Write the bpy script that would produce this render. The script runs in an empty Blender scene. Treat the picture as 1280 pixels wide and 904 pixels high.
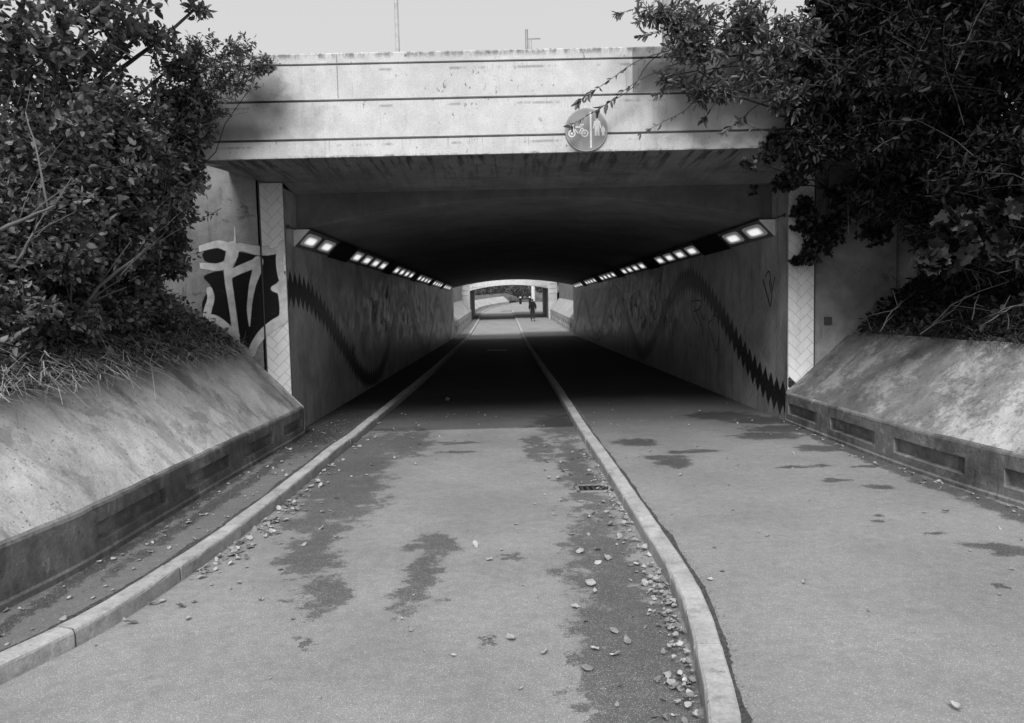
import bpy, bmesh, math, random
import numpy as np
from mathutils import Vector, Matrix, noise as mnoise
random.seed(7); rng = np.random.default_rng(11)
scene = bpy.context.scene
col = scene.collection
PI = math.pi

# ------------------------------------------------------------------ camera
F, EYE = 930.0, 1.6
cam_m = (Matrix.Rotation(-.0069, 3, 'Z') @ Matrix.Rotation(PI/2-.0732, 3, 'X') @ Matrix.Rotation(-.0235, 3, 'Z'))
CAM = Vector((0, 0, EYE))
cd = bpy.data.cameras.new('camera'); co = bpy.data.objects.new('camera', cd); col.objects.link(co)
co.matrix_world = Matrix.Translation(CAM) @ cam_m.to_4x4()
cd.sensor_width = 36; cd.lens = F/1280*36; cd.clip_start = .05; cd.clip_end = 2000
scene.camera = co
def ray(px, py): return cam_m @ Vector(((px-640)/F, -(py-452)/F, -1))
def GZ(px, py, z=0): d = ray(px, py); return CAM + d*((z-EYE)/d.z)      # where a line of sight meets a level plane
def GY(px, py, y): d = ray(px, py); return CAM + d*(y/d.y)              # ... or a wall facing the camera
def GX(px, py, x): d = ray(px, py); return CAM + d*(x/d.x)
def proj(p):
    q = cam_m.transposed() @ (Vector(p)-CAM); return 640+F*q.x/-q.z, 452-F*q.y/-q.z

# ------------------------------------------------------------------ object helpers
def tag(o, label=None, cat=None, group=None, kind=None):
    if label: o['label'] = label
    if cat: o['category'] = cat
    if group: o['group'] = group
    if kind: o['kind'] = kind
    return o
def empty(name, loc, label, cat, group=None):
    o = bpy.data.objects.new(name, None); col.objects.link(o); o.location = loc; o.empty_display_size = .1
    return tag(o, label, cat, group)
def wloc(o):
    v = Vector((0, 0, 0))
    while o: v = v + o.location; o = o.parent
    return v
class MB:
    def __init__(s): s.v = []; s.f = []; s.mi = []
    def add(s, verts, faces, mi=0):
        n = len(s.v); s.v += [tuple(p) for p in verts]
        s.f += [tuple(i+n for i in f) for f in faces]; s.mi += [mi]*len(faces); return n
    def box(s, a, b, mi=0):
        (x0,y0,z0),(x1,y1,z1) = a, b
        s.add([(x0,y0,z0),(x1,y0,z0),(x1,y1,z0),(x0,y1,z0),(x0,y0,z1),(x1,y0,z1),(x1,y1,z1),(x0,y1,z1)],
              [(0,3,2,1),(4,5,6,7),(0,1,5,4),(1,2,6,5),(2,3,7,6),(3,0,4,7)], mi)
    def quad(s, a, b, c, d, mi=0): s.add([a,b,c,d], [(0,1,2,3)], mi)
    def tube(s, pts, rad, n=6, mi=0, cap=True):
        pts = [Vector(p) for p in pts]; k = len(pts)
        if not hasattr(rad, '__len__'): rad = [rad]*k
        up = Vector((.3, .5, .81)); rings = []
        for i, p in enumerate(pts):
            t = (pts[min(i+1,k-1)]-pts[max(i-1,0)])
            if t.length < 1e-7: t = Vector((0,0,1))
            t.normalize(); a = t.cross(up)
            if a.length < .1: a = t.cross(Vector((1,0,0)))
            a.normalize(); b = t.cross(a)
            rings += [p+(a*math.cos(2*PI*j/n)+b*math.sin(2*PI*j/n))*rad[i] for j in range(n)]
        fs = [(i*n+j, i*n+(j+1)%n, (i+1)*n+(j+1)%n, (i+1)*n+j) for i in range(k-1) for j in range(n)]
        if cap: fs += [tuple(range(n))[::-1], tuple((k-1)*n+j for j in range(n))]
        s.add(rings, fs, mi)
    def grid(s, P, mi=0):               # P[i][j] points
        n, m = len(P), len(P[0])
        s.add([p for r in P for p in r], [(i*m+j, i*m+j+1, (i+1)*m+j+1, (i+1)*m+j) for i in range(n-1) for j in range(m-1)], mi)
    def prism(s, poly, off, mi=0):      # closed outline extruded by a vector
        n = len(poly); off = Vector(off); A = [Vector(p) for p in poly]
        s.add(A+[p+off for p in A], [tuple(range(n))[::-1], tuple(range(n, 2*n))]+[(i,(i+1)%n,n+(i+1)%n,n+i) for i in range(n)], mi)
    def build(s, name, mat, parent=None, smooth=False, bevel=0, base=None, recalc=True):
        me = bpy.data.meshes.new(name)
        o = bpy.data.objects.new(name, me); col.objects.link(o)
        off = Vector(base) if base is not None else Vector((0,0,0))
        if parent: o.parent = parent; off = wloc(parent)
        elif base is not None: o.location = base
        V = np.array(s.v, float)-np.array(off)
        me.from_pydata(V.tolist(), [], s.f)
        for m in (mat if isinstance(mat, (list,tuple)) else [mat]): me.materials.append(m)
        if any(s.mi): me.polygons.foreach_set('material_index', s.mi)
        if recalc or bevel:
            bm = bmesh.new(); bm.from_mesh(me)
            if recalc: bmesh.ops.recalc_face_normals(bm, faces=bm.faces)
            if bevel:
                es = [e for e in bm.edges if len(e.link_faces) == 2 and e.calc_face_angle(0) > .6]
                bmesh.ops.bevel(bm, geom=es, offset=bevel, segments=2, affect='EDGES', profile=.5)
            bm.to_mesh(me); bm.free()
        if smooth: me.polygons.foreach_set('use_smooth', [True]*len(me.polygons))
        me.update(); return o
def np_mesh(name, V, nf, mat, parent=None, lv=None, smooth=False, base=None):
    """V (n,k,3): n faces of k vertices"""
    n, k, _ = V.shape; off = np.array(wloc(parent)) if parent else (np.array(base) if base is not None else np.zeros(3))
    me = bpy.data.meshes.new(name); me.vertices.add(n*k); me.vertices.foreach_set('co', (V.reshape(-1,3)-off).ravel())
    F_ = (np.arange(n)[:,None]*k)[:,:,None]+np.array(nf)[None]
    m = len(nf)*n; s = len(nf[0]); me.loops.add(m*s); me.loops.foreach_set('vertex_index', F_.ravel().astype(np.int32))
    me.polygons.add(m); me.polygons.foreach_set('loop_start', (np.arange(m)*s).astype(np.int32)); me.polygons.foreach_set('loop_total', np.full(m, s, np.int32))
    if lv is not None:
        a = me.attributes.new('lv', 'FLOAT', 'FACE'); a.data.foreach_set('value', np.repeat(lv, len(nf)).astype(np.float32))
    me.materials.append(mat); me.update(calc_edges=True); me.validate()
    o = bpy.data.objects.new(name, me); col.objects.link(o)
    if parent: o.parent = parent
    elif base is not None: o.location = base
    return o

# ------------------------------------------------------------------ material helpers
class NT:
    def __init__(s, name):
        s.m = bpy.data.materials.new(name); s.m.use_nodes = True; s.t = s.m.node_tree; s.n = s.t.nodes
        s.b = s.n['Principled BSDF']; s.out = s.n['Material Output']
        s.pos = s.n.new('ShaderNodeNewGeometry').outputs['Position']
    def lk(s, a, b):
        if isinstance(a, (int, float, tuple)): b.default_value = a
        else: s.t.links.new(a, b)
    def mul(s, v, k):
        n = s.n.new('ShaderNodeVectorMath'); n.operation = 'MULTIPLY'; s.lk(v, n.inputs[0]); n.inputs[1].default_value = k; return n.outputs[0]
    def vm(s, op, a, b=None):
        n = s.n.new('ShaderNodeVectorMath'); n.operation = op; s.lk(a, n.inputs[0])
        if b is not None: s.lk(b, n.inputs[1])
        return n.outputs['Value' if op in ('LENGTH','DISTANCE') else 0]
    def noise(s, scale=1, detail=4, rough=.55, vec=None, k=None, dist=0, color=False):
        v = vec if vec is not None else s.pos
        if k: v = s.mul(v, k)
        n = s.n.new('ShaderNodeTexNoise'); s.lk(v, n.inputs['Vector']); n.inputs['Scale'].default_value = scale
        n.inputs['Detail'].default_value = detail; n.inputs['Roughness'].default_value = rough; n.inputs['Distortion'].default_value = dist
        return n.outputs['Color' if color else 'Fac']
    def voro(s, scale, feature='F1', k=None, out='Distance'):
        n = s.n.new('ShaderNodeTexVoronoi'); n.feature = feature; v = s.pos
        if k: v = s.mul(v, k)
        s.lk(v, n.inputs['Vector']); n.inputs['Scale'].default_value = scale; return n.outputs[out]
    def ramp(s, f, a, b, lo=0., hi=1.):
        n = s.n.new('ShaderNodeMapRange'); n.interpolation_type = 'SMOOTHSTEP'
        s.lk(f, n.inputs[0]); n.inputs[1].default_value = a; n.inputs[2].default_value = b; n.inputs[3].default_value = lo; n.inputs[4].default_value = hi
        return n.outputs[0]
    def math(s, op, a, b=0., c=0.):
        n = s.n.new('ShaderNodeMath'); n.operation = op; s.lk(a, n.inputs[0]); s.lk(b, n.inputs[1]); s.lk(c, n.inputs[2]); return n.outputs[0]
    def mix(s, f, a, b):
        n = s.n.new('ShaderNodeMix'); n.data_type = 'FLOAT'; s.lk(f, n.inputs[0]); s.lk(a, n.inputs[2]); s.lk(b, n.inputs[3]); return n.outputs[0]
    def xyz(s):
        n = s.n.new('ShaderNodeSeparateXYZ'); s.lk(s.pos, n.inputs[0]); return n.outputs
    def attr(s, name):
        n = s.n.new('ShaderNodeAttribute'); n.attribute_name = name; return n.outputs['Fac']
    def fin(s, val, rough=.85, bump=None, bs=.3, bd=.01, spec=.3, metal=0):
        if isinstance(val, (int, float)): s.b.inputs['Base Color'].default_value = (val, val, val, 1)
        else: s.lk(val, s.b.inputs['Base Color'])
        s.lk(rough, s.b.inputs['Roughness']); s.b.inputs['Specular IOR Level'].default_value = spec; s.b.inputs['Metallic'].default_value = metal
        if bump is not None:
            n = s.n.new('ShaderNodeBump'); n.inputs['Strength'].default_value = bs; n.inputs['Distance'].default_value = bd
            s.lk(bump, n.inputs['Height']); s.lk(n.outputs[0], s.b.inputs['Normal'])
        return s.m
    def ell(s, items, amt=.35, nscale=2.2, k=None, edge=(.75, 1.15)):
        """union of ragged blotches: items = (cx, cy, rx, ry)"""
        nz = s.noise(nscale, 7, .68, k=k, color=True)
        d = s.vm('SUBTRACT', nz, (.5,.5,.5)); d = s.mul(d, (amt*2, amt*2, 0)); n2 = s.vm('SUBTRACT', s.noise(nscale*6, 6, .75, k=(1, 1.2, 1), color=True), (.5,.5,.5)); d = s.vm('ADD', d, s.mul(n2, (amt*.5+.05, amt*.5+.05, 0))); p = s.vm('ADD', s.pos, d)
        res = 0.
        for (cx, cy, rx, ry) in items:
            q = s.mul(s.vm('SUBTRACT', p, (cx, cy, 0)), (1/rx, 1/ry, 0)); L = s.vm('LENGTH', q)
            r = s.ramp(L, edge[0]-.62, edge[1]+.32, 1., 0.); res = s.math('MAXIMUM', res, r)
        return s.ramp(s.math('ADD', res, s.math('MULTIPLY', s.math('SUBTRACT', s.noise(7, 10, .80), .5), 3.4)), .30, .72)

def plain(name, v, rough=.6, spec=.4, metal=0, bump=0):
    t = NT(name)
    f = t.mix(t.ramp(t.noise(6, 5, .6), .3, .7), v*.82, v*1.1)
    return t.fin(f, rough, t.noise(40, 4, .6) if bump else None, bump, .003, spec, metal)
def concrete(name, v, mott=.35, streak=.4, dark=.35, bump=.5, sc=1., extra=None, lichen=0):
    t = NT(name)
    big = t.ramp(t.noise(1.1*sc, 7, .62, dist=.6), .34, .66)
    med = t.ramp(t.noise(6*sc, 6, .65), .3, .7)
    st = t.ramp(t.noise(1, 6, .7, k=(9*sc, 9*sc, .7*sc), dist=.4), .52, .74)
    fine = t.noise(60, 5, .7)
    f = t.mix(big, v*(1-mott), v*(1+mott*.4))
    f = t.math('MULTIPLY', f, t.mix(med, 1-mott*.5, 1.08))
    f = t.math('MULTIPLY', f, t.mix(t.math('MULTIPLY', st, t.ramp(t.noise(.8, 3), .4, .62)), 1., 1-streak))
    f = t.math('MULTIPLY', f, t.ramp(fine, .25, .75, .82, 1.12))
    pit = t.ramp(t.noise(25, 2, .5), .70, .76)
    f = t.math('MULTIPLY', f, t.mix(pit, 1., 1-dark))
    if lichen:
        l = t.math('MULTIPLY', t.ramp(t.noise(5, 8, .75, dist=1), .56, .62), t.ramp(t.noise(.9, 3), .42, .58))
        f = t.mix(l, f, t.math('MULTIPLY', f, lichen))
    if extra: f = extra(t, f)
    bp = t.math('ADD', t.math('MULTIPLY', med, .6), t.math('ADD', t.math('MULTIPLY', fine, .35), t.math('MULTIPLY', pit, -.8)))
    return t.fin(f, t.ramp(big, 0, 1, .8, .92), bp, bump, .008, .25)

TR = -.09   # the cycle track lies below the footway
def gxy(px, py, z=0): p = GZ(px, py, z); return p.x, p.y
# -- asphalt
def asphalt(name, v, blots, darkv, speck=.5, fade=None):
    t = NT(name)
    s1 = t.voro(160, out='Color'); sx = t.n.new('ShaderNodeSeparateColor'); t.lk(s1, sx.inputs[0]); grain = sx.outputs[0]
    s2 = t.voro(160); stone = t.ramp(s2, .30, .55, 1., 0.)
    big = t.ramp(t.noise(.9, 6, .6), .3, .7)
    f = t.mix(big, v*.86, v*1.1)
    f = t.math('MULTIPLY', f, t.mix(t.ramp(t.noise(14, 5, .7), .3, .7), .88, 1.08))
    mask = t.ell(*blots[0], **blots[1])
    # small damp speckles
    sm = t.math('MULTIPLY', t.ramp(t.noise(9, 6, .75, k=(1, 1.7, 1)), .62, .67), t.ramp(t.noise(.7, 2), .46, .60))
    mask = t.math('MAXIMUM', mask, t.math('MULTIPLY', sm, .55))
    hole = t.ramp(t.noise(22, 5, .8), .60, .70)                  # dry grains inside the damp patches
    mask = t.math('MULTIPLY', mask, t.mix(hole, 1., .4))
    f = t.mix(mask, f, t.math('MULTIPLY', f, darkv))
    g = t.math('MULTIPLY', stone, t.ramp(grain, .35, .95))
    f = t.math('MULTIPLY', f, t.mix(g, .86, t.mix(mask, 1.45, 2.5)))
    lit = t.ramp(grain, .965, .97); f = t.math('MULTIPLY', f, t.mix(t.math('MULTIPLY', lit, stone), 1., 1.22))
    if fade:                                                       # tunnel shade painted into the floor colour, plus the track's change of asphalt
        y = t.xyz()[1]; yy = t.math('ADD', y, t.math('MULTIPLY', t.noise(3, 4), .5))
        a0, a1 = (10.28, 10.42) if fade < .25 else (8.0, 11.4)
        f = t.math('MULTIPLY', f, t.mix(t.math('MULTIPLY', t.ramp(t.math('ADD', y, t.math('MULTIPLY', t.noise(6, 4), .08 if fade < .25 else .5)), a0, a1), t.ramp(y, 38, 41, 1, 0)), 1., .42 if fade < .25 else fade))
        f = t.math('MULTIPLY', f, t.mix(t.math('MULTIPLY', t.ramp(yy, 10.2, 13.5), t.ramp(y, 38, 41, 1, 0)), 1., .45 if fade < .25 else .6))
    bp = t.math('ADD', t.math('MULTIPLY', stone, .5), t.math('MULTIPLY', t.noise(30, 4, .7), .5))
    return t.fin(f, t.mix(mask, .9, .62), bp, .45, .006, .3)
trk = [( .62, 4.2, .30, 2.7), (.72, 7.5, .24, 2.6), (.35, 8.9, .22, 1.1), (.8, 10.5, .5, 1.2), (.45, 3.3, .18, 1.0), (.55,2.2,.3,.9),
       (-1.75, 8.2, .55, 2.6), (-1.5, 6.6, .42, 1.5), (-1.35, 9.4, .5, 1.2), (-1.45, 5.4, .22, .8), (-1.15, 4.3,.16,.4)]
for (a, b, rx, ry) in [(530, 720, .17, .62), (545, 680, .2, .4), (575, 553, .38, .10), (570, 566, .24, .1), (395, 705, .22, .28), (640, 700, .1, .06), (610, 800, .06, .05), (395, 805, .05, .07)]:
    trk.append((*gxy(a, b, TR), rx, ry))
ftp = [(*gxy(795, 553), .30, .30), (*gxy(842, 578), .22, .34), (*gxy(875, 564), .24, .12), (*gxy(900, 520), .6, .5), (*gxy(960, 545), .5, .3), (*gxy(1030, 560), .4, .25), (*gxy(830, 572), .30, .18), (*gxy(855, 565), .22, .1), (*gxy(1240, 683), .20, .10), (*gxy(1275, 690), .2, .13), (*gxy(1170, 667), .10, .04),
       (*gxy(1085, 583), .2, .06), (*gxy(1045, 600), .14, .08), (*gxy(1098, 608), .15, .1), (*gxy(990, 584), .2, .07), (*gxy(1022, 582), .18, .06), (*gxy(1098, 645), .07, .05), (*gxy(1100, 652), .06, .04),
       (*gxy(1250, 733), .05, .04), (*gxy(980, 536), .6, .35), (3.62, 7.5, .13, 2.6), (3.7, 5.2, .13, 1.6), (3.4, 9.9, .6, .4)]
M = {}
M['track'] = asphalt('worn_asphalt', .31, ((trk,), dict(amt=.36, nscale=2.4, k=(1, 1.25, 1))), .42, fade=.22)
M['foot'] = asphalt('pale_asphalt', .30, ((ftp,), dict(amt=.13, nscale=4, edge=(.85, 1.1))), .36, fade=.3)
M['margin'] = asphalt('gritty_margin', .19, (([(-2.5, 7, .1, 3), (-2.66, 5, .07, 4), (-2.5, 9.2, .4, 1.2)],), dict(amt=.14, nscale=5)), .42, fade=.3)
def fascia_extra(t, f):
    x, y, z = t.xyz()
    # a replaced, dirtier upper length of parapet; the boards below darken towards the right
    d = t.math('MULTIPLY', t.ramp(x, 1.50, 1.503), t.ramp(z, 3.985, 3.988)); f = t.math('MULTIPLY', f, t.mix(d, 1., .50))
    d2 = t.math('MULTIPLY', t.ramp(x, 1.2, 2.8), t.ramp(z, 3.985, 3.982)); f = t.math('MULTIPLY', f, t.mix(d2, 1., .68))
    # soft shadow of the left branch, painted into the parapet colour
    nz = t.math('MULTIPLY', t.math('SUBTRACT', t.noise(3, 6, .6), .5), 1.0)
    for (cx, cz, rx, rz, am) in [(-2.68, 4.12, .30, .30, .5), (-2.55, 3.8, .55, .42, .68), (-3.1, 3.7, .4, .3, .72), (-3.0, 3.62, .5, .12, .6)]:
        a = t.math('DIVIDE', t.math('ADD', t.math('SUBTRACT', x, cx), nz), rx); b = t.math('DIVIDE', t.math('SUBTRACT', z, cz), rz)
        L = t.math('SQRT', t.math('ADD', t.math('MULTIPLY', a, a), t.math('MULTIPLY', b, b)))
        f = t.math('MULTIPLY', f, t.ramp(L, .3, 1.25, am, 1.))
    # thin dirt lines, runs and specks
    for zl in (4.30, 3.90, 3.47):
        g = t.math('ABSOLUTE', t.math('SUBTRACT', t.math('ADD', z, t.math('MULTIPLY', t.noise(2, 3), .02)), zl+.01))
        g = t.math('MULTIPLY', t.ramp(g, .004, .022, 1., 0.), t.ramp(t.noise(1, 5, .7, k=(3, 1, .2)), .50, .60)); f = t.math('MULTIPLY', f, t.mix(g, 1., .62))
    sp = t.math('MULTIPLY', t.ramp(t.noise(16, 3, .6, k=(1, 1, .6)), .66, .70), t.ramp(t.noise(1.2, 3), .42, .58)); f = t.math('MULTIPLY', f, t.mix(sp, 1., .42))
    cap = t.math('MULTIPLY', t.ramp(z, 4.40, 4.47), t.ramp(t.noise(1, 7, .8, k=(9, 9, 3)), .42, .60)); f = t.math('MULTIPLY', f, t.mix(cap, 1., .36))
    for zt0 in (4.36, 3.96, 3.53):
        dr = t.math('MULTIPLY', t.ramp(t.noise(1, 5, .8, k=(34, 5, .5)), .55, .66), t.math('MULTIPLY', t.ramp(z, zt0-.16, zt0-.02), t.ramp(z, zt0, zt0+.004, 1, 0))); dr = t.math('MULTIPLY', dr, t.ramp(t.noise(1.1, 3), .42, .55)); f = t.math('MULTIPLY', f, t.mix(dr, 1., .45))
    low = t.math('MULTIPLY', t.ramp(t.noise(1, 7, .8, k=(7, 5, 16)), .46, .60), t.ramp(z, 3.37, 3.345, 0, 1)); f = t.math('MULTIPLY', f, t.mix(low, 1., .4))
    run = t.math('MULTIPLY', t.ramp(t.noise(1, 6, .75, k=(20, 5, .7)), .56, .68), t.ramp(t.noise(.9, 3), .42, .56)); f = t.math('MULTIPLY', f, t.mix(run, 1., .62))
    return f
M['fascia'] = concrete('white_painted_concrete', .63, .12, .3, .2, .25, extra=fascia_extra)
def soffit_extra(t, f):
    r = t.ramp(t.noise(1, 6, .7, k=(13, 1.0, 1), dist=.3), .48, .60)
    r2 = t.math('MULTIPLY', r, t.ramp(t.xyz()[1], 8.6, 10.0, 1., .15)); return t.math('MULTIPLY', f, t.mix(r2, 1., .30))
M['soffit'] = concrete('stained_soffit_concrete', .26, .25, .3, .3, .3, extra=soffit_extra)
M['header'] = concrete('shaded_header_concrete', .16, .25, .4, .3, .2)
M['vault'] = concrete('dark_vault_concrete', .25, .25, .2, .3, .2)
M['wing'] = concrete('grubby_wall_concrete', .30, .35, .55, .3, .4, lichen=.6)
def plinth_extra(t, f):
    a = t.ramp(t.noise(1, 7, .7, k=(.9, 2.3, .9), dist=.3), .49, .62); f = t.math('MULTIPLY', f, t.mix(a, 1.08, .70))
    b = t.ramp(t.noise(1.3, 9, .76, dist=.3), .535, .58); f = t.math('MULTIPLY', f, t.mix(b, 1., .72)); 
    s = t.ramp(t.noise(35, 2, .5), .66, .70); f = t.math('MULTIPLY', f, t.mix(s, 1., .5))
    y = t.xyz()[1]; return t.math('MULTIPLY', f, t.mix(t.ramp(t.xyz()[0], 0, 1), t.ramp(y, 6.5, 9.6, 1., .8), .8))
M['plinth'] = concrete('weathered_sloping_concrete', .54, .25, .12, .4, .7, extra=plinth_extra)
def plinth_r_extra(t, f):
    b = t.ramp(t.noise(1.3, 10, .78, dist=.2), .47, .56); f = t.math('MULTIPLY', f, t.mix(b, .62, 1.12))
    c = t.ramp(t.noise(5.5, 8, .8, dist=.2), .50, .60); f = t.math('MULTIPLY', f, t.mix(c, 1.1, .78))
    s = t.ramp(t.noise(30, 3, .6), .62, .70); f = t.math('MULTIPLY', f, t.mix(s, 1., .6))
    return t.math('MULTIPLY', f, t.ramp(t.xyz()[1], 6.0, 9.0, 1.1, .6))  # tree shade painted into the concrete colour, deeper towards the portal
M['plinth_r'] = concrete('flaking_sloping_concrete', .40, .25, .15, .4, .9, sc=1.4, extra=plinth_r_extra)
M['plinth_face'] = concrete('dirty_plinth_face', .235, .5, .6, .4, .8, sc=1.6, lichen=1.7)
M['farplinth'] = concrete('pale_sloping_concrete', .46, .2, .5, .3, .4)
def kerb_extra(t, f):
    g = t.ramp(t.noise(7, 6, .7), .52, .66); return t.math('MULTIPLY', f, t.mix(g, 1., .72))
M['kerb'] = concrete('kerb_concrete', .46, .18, .1, .4, .6, sc=2, extra=kerb_extra)
M['joint'] = plain('kerb_joint_mortar', .07, .95)
def tile_mat(name, v, rough, grub):
    t = NT(name); a = t.ramp(t.noise(1.3, 7, .65, dist=.6), .35, .65)
    f = t.mix(a, v*(1-grub), v)
    st = t.math('MULTIPLY', t.ramp(t.noise(1, 6, .75, k=(6, 6, .8)), .52, .66), grub); f = t.math('MULTIPLY', f, t.math('SUBTRACT', 1., st))
    f = t.math('MULTIPLY', f, t.mix(t.voro(5, out='Color'), .93, 1.02) if False else 1.)
    return t.fin(f, t.ramp(t.noise(4, 5, .6), .3, .7, rough, rough+.2), t.noise(2.5, 2), .15, .02, .45)
M['tile_w'] = tile_mat('white_wall_tile', .80, .30, .12)
M['tile'] = tile_mat('grey_wall_tile', .46, .28, .42)
t = NT('dark_band_tile'); xx, yy, zz_ = t.xyz()
g1 = t.math('ABSOLUTE', t.math('SUBTRACT', t.math('FRACT', t.math('DIVIDE', t.math('ADD', yy, zz_), .158)), .5)); g2 = t.math('ABSOLUTE', t.math('SUBTRACT', t.math('FRACT', t.math('DIVIDE', t.math('SUBTRACT', yy, zz_), .316)), .5))
gr = t.math('MAXIMUM', t.ramp(g1, .47, .485), t.ramp(g2, .482, .492)); M['tile_d'] = t.fin(t.mix(gr, t.mix(t.ramp(t.noise(2, 5, .6), .3, .7), .010, .022), .09), .4, None, spec=.4)
M['grout'] = plain('tile_grout', .24, .95)
M['grout_l'] = plain('pale_grout', .42, .95)
def ground_mat():
    t = NT('leafy_soil'); a = t.ramp(t.noise(4, 7, .7), .35, .65); b = t.ramp(t.noise(30, 5, .8), .3, .7)
    return t.fin(t.math('MULTIPLY', t.mix(a, .035, .09), t.mix(b, .5, 1.4)), .95, b, .8, .03, .1)
M['soil'] = ground_mat()
t = NT('gritty_moss'); M['moss'] = t.fin(t.mix(t.ramp(t.noise(60, 5, .8), .35, .65), .06, .17), .95, t.noise(90, 4, .8), .9, .02, .1)
def bank_mat():
    t = NT('mown_bank_grass'); a = t.ramp(t.noise(1.2, 7, .7), .35, .65); b = t.ramp(t.noise(40, 4, .8), .3, .7)
    return t.fin(t.math('MULTIPLY', t.mix(a, .10, .2), t.mix(b, .6, 1.3)), .95, b, .8, .03, .1)
M['grass'] = bank_mat()
def leaf_mat(name, lo, hi, tr=.25, rough=.5):
    t = NT(name); lv = t.attr('lv'); f = t.mix(lv, lo, hi)
    f = t.math('MULTIPLY', f, t.mix(t.ramp(t.noise(25, 3), .3, .7), .8, 1.15))
    t.fin(f, rough, None, spec=.35)
    tl = t.n.new('ShaderNodeBsdfTranslucent'); t.lk(f, tl.inputs['Color']); mx = t.n.new('ShaderNodeMixShader'); mx.inputs[0].default_value = tr
    t.lk(t.b.outputs[0], mx.inputs[1]); t.lk(tl.outputs[0], mx.inputs[2]); t.lk(mx.outputs[0], t.out.inputs['Surface']); return t.m
M['leafA'] = leaf_mat('shrub_leaf', .05, .26, .3)
M['leafB'] = leaf_mat('dark_leaf', .008, .036, .15, .7)
M['leafC'] = leaf_mat('willowy_leaf', .08, .24, .35)
M['leafD'] = leaf_mat('broad_lobed_leaf', .018, .036, .2)
M['leafE'] = leaf_mat('ivy_leaf', .015, .045, .1, .35)
M['leafF'] = leaf_mat('distant_foliage', .06, .30, .25)
M['bark'] = concrete('bark', .07, .4, .4, .3, .8, sc=4)
M['twig'] = plain('pale_dead_stem', .13, .85)
M['straw'] = leaf_mat('dry_stalk', .15, .55, .1, .8)
M['straw_d'] = leaf_mat('dark_dead_stalk', .03, .16, .1, .8)  # darker tone for the stalks on the right plinth
M['litter'] = leaf_mat('fallen_leaf_tissue', .17, .56, .15, .8)
M['metal'] = plain('galvanised_metal', .33, .5, .5, .3)
M['housing'] = plain('painted_light_housing', .16, .5)
M['black'] = plain('matt_black_panel', .012, .7, .2)
M['mast'] = plain('pale_mast_paint', .50, .6)
M['iron'] = plain('cast_iron', .06, .6, .4, 0, .4)
M['signgrey'] = plain('faded_sign_face', .25, .5)
M['white'] = plain('white_sign_film', .72, .5)
def emis(name, s):
    t = NT(name); t.fin(.3, .4); t.b.inputs['Emission Color'].default_value = (1, 1, 1, 1); t.lk(t.mix(t.ramp(t.attr('edge'), .28, 1.), .05, s), t.b.inputs['Emission Strength']); return t.m
M['lens'] = emis('lamp_glow', .50)
M['lensrim'] = emis('lamp_diffuser_edge', .10)
M['jacket'] = plain('black_jacket', .012, .8, .2); M['trousers'] = plain('dark_trousers', .03, .85, .2); M['skin'] = plain('skin', .25, .6); M['hair'] = plain('dark_hair', .015, .7); M['shoe'] = plain('black_shoe', .012, .5)
def paint_mat(name, v):
    t = NT(name); e = t.attr('edge')
    e2 = t.math('ADD', e, t.math('MULTIPLY', t.math('SUBTRACT', t.noise(30, 5, .8), .5), .35))
    al = t.ramp(e2, .02, .42)
    t.fin(t.mix(t.ramp(t.noise(8, 5, .6), .3, .7), v*.8, v), .6, None, spec=.3); t.lk(al, t.b.inputs['Alpha']); return t.m
M['spray_w'] = paint_mat('white_spray_paint', .42)
M['spray_b'] = paint_mat('black_spray_paint', .008)
M['spray_g'] = paint_mat('grey_spray_tag', .05)

# ------------------------------------------------------------------ terrain, paths, kerbs
def H(y):                      # the level of the footway along the route
    if y < 40.5: return 0.
    if y < 62: return .025*(y-40.5)
    return .5375+.041*(y-62) if y < 110 else .5375+.041*48
def interp(tab, y): return float(np.interp(y, [a for a, b in tab], [b for a, b in tab]))
def curve(tab):
    ys = [a for a, b in tab]; xs = [b for a, b in tab]
    def f(y):                  # Catmull-Rom
        if y <= ys[0]: return xs[0]+(xs[1]-xs[0])/(ys[1]-ys[0])*(y-ys[0])
        if y >= ys[-1]: return xs[-1]
        i = max(k for k in range(len(ys)) if ys[k] <= y); i = min(i, len(ys)-2)
        h = ys[i+1]-ys[i]; t = (y-ys[i])/h
        m0 = (xs[i+1]-xs[i-1])/(ys[i+1]-ys[i-1]) if i > 0 else (xs[1]-xs[0])/h
        m1 = (xs[i+2]-xs[i])/(ys[i+2]-ys[i]) if i+2 < len(ys) else (xs[i+1]-xs[i])/h
        return (2*t**3-3*t*t+1)*xs[i]+(t**3-2*t*t+t)*h*m0+(-2*t**3+3*t*t)*xs[i+1]+(t**3-t*t)*h*m1
    return f
LKf = curve([(2.0,-2.98),(2.7,-2.62),(3.35,-2.38),(3.95,-2.19),(5.13,-2.07),(6.29,-2.02),(8.59,-2.0),(9.7,-1.97),(19.5,-1.92),(26,-1.97),(45,-2.1),(62,-2.25),(72,-2.35),(79,-2.25),(87.5,-1.6),(95,-.3),(99,1.2)])
RKf = curve([(1.6,.38),(2.2,.58),(2.71,.73),(3.2,.82),(3.84,.91),(4.5,.945),(5.6,.945),(7.5,.94),(9.3,.92),(13.4,.93),(19.4,.91),(30,.88),(51,.87),(62,.83),(72,.75),(79,.66)])
LW, RW = -2.83, 3.69           # tunnel walls
LBf = curve([(-2,-3.4),(2.5,-3.05),(3.3,-2.9),(4.01,-2.82),(4.64,-2.745),(5.8,-2.735),(7.2,-2.72),(9.2,-2.68),(9.72,-2.68)])
RBf = curve([(-2,6.2),(2.5,4.75),(4,4.22),(5.45,3.88),(6.61,3.73),(8.26,3.68),(9.72,3.665)])
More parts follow.
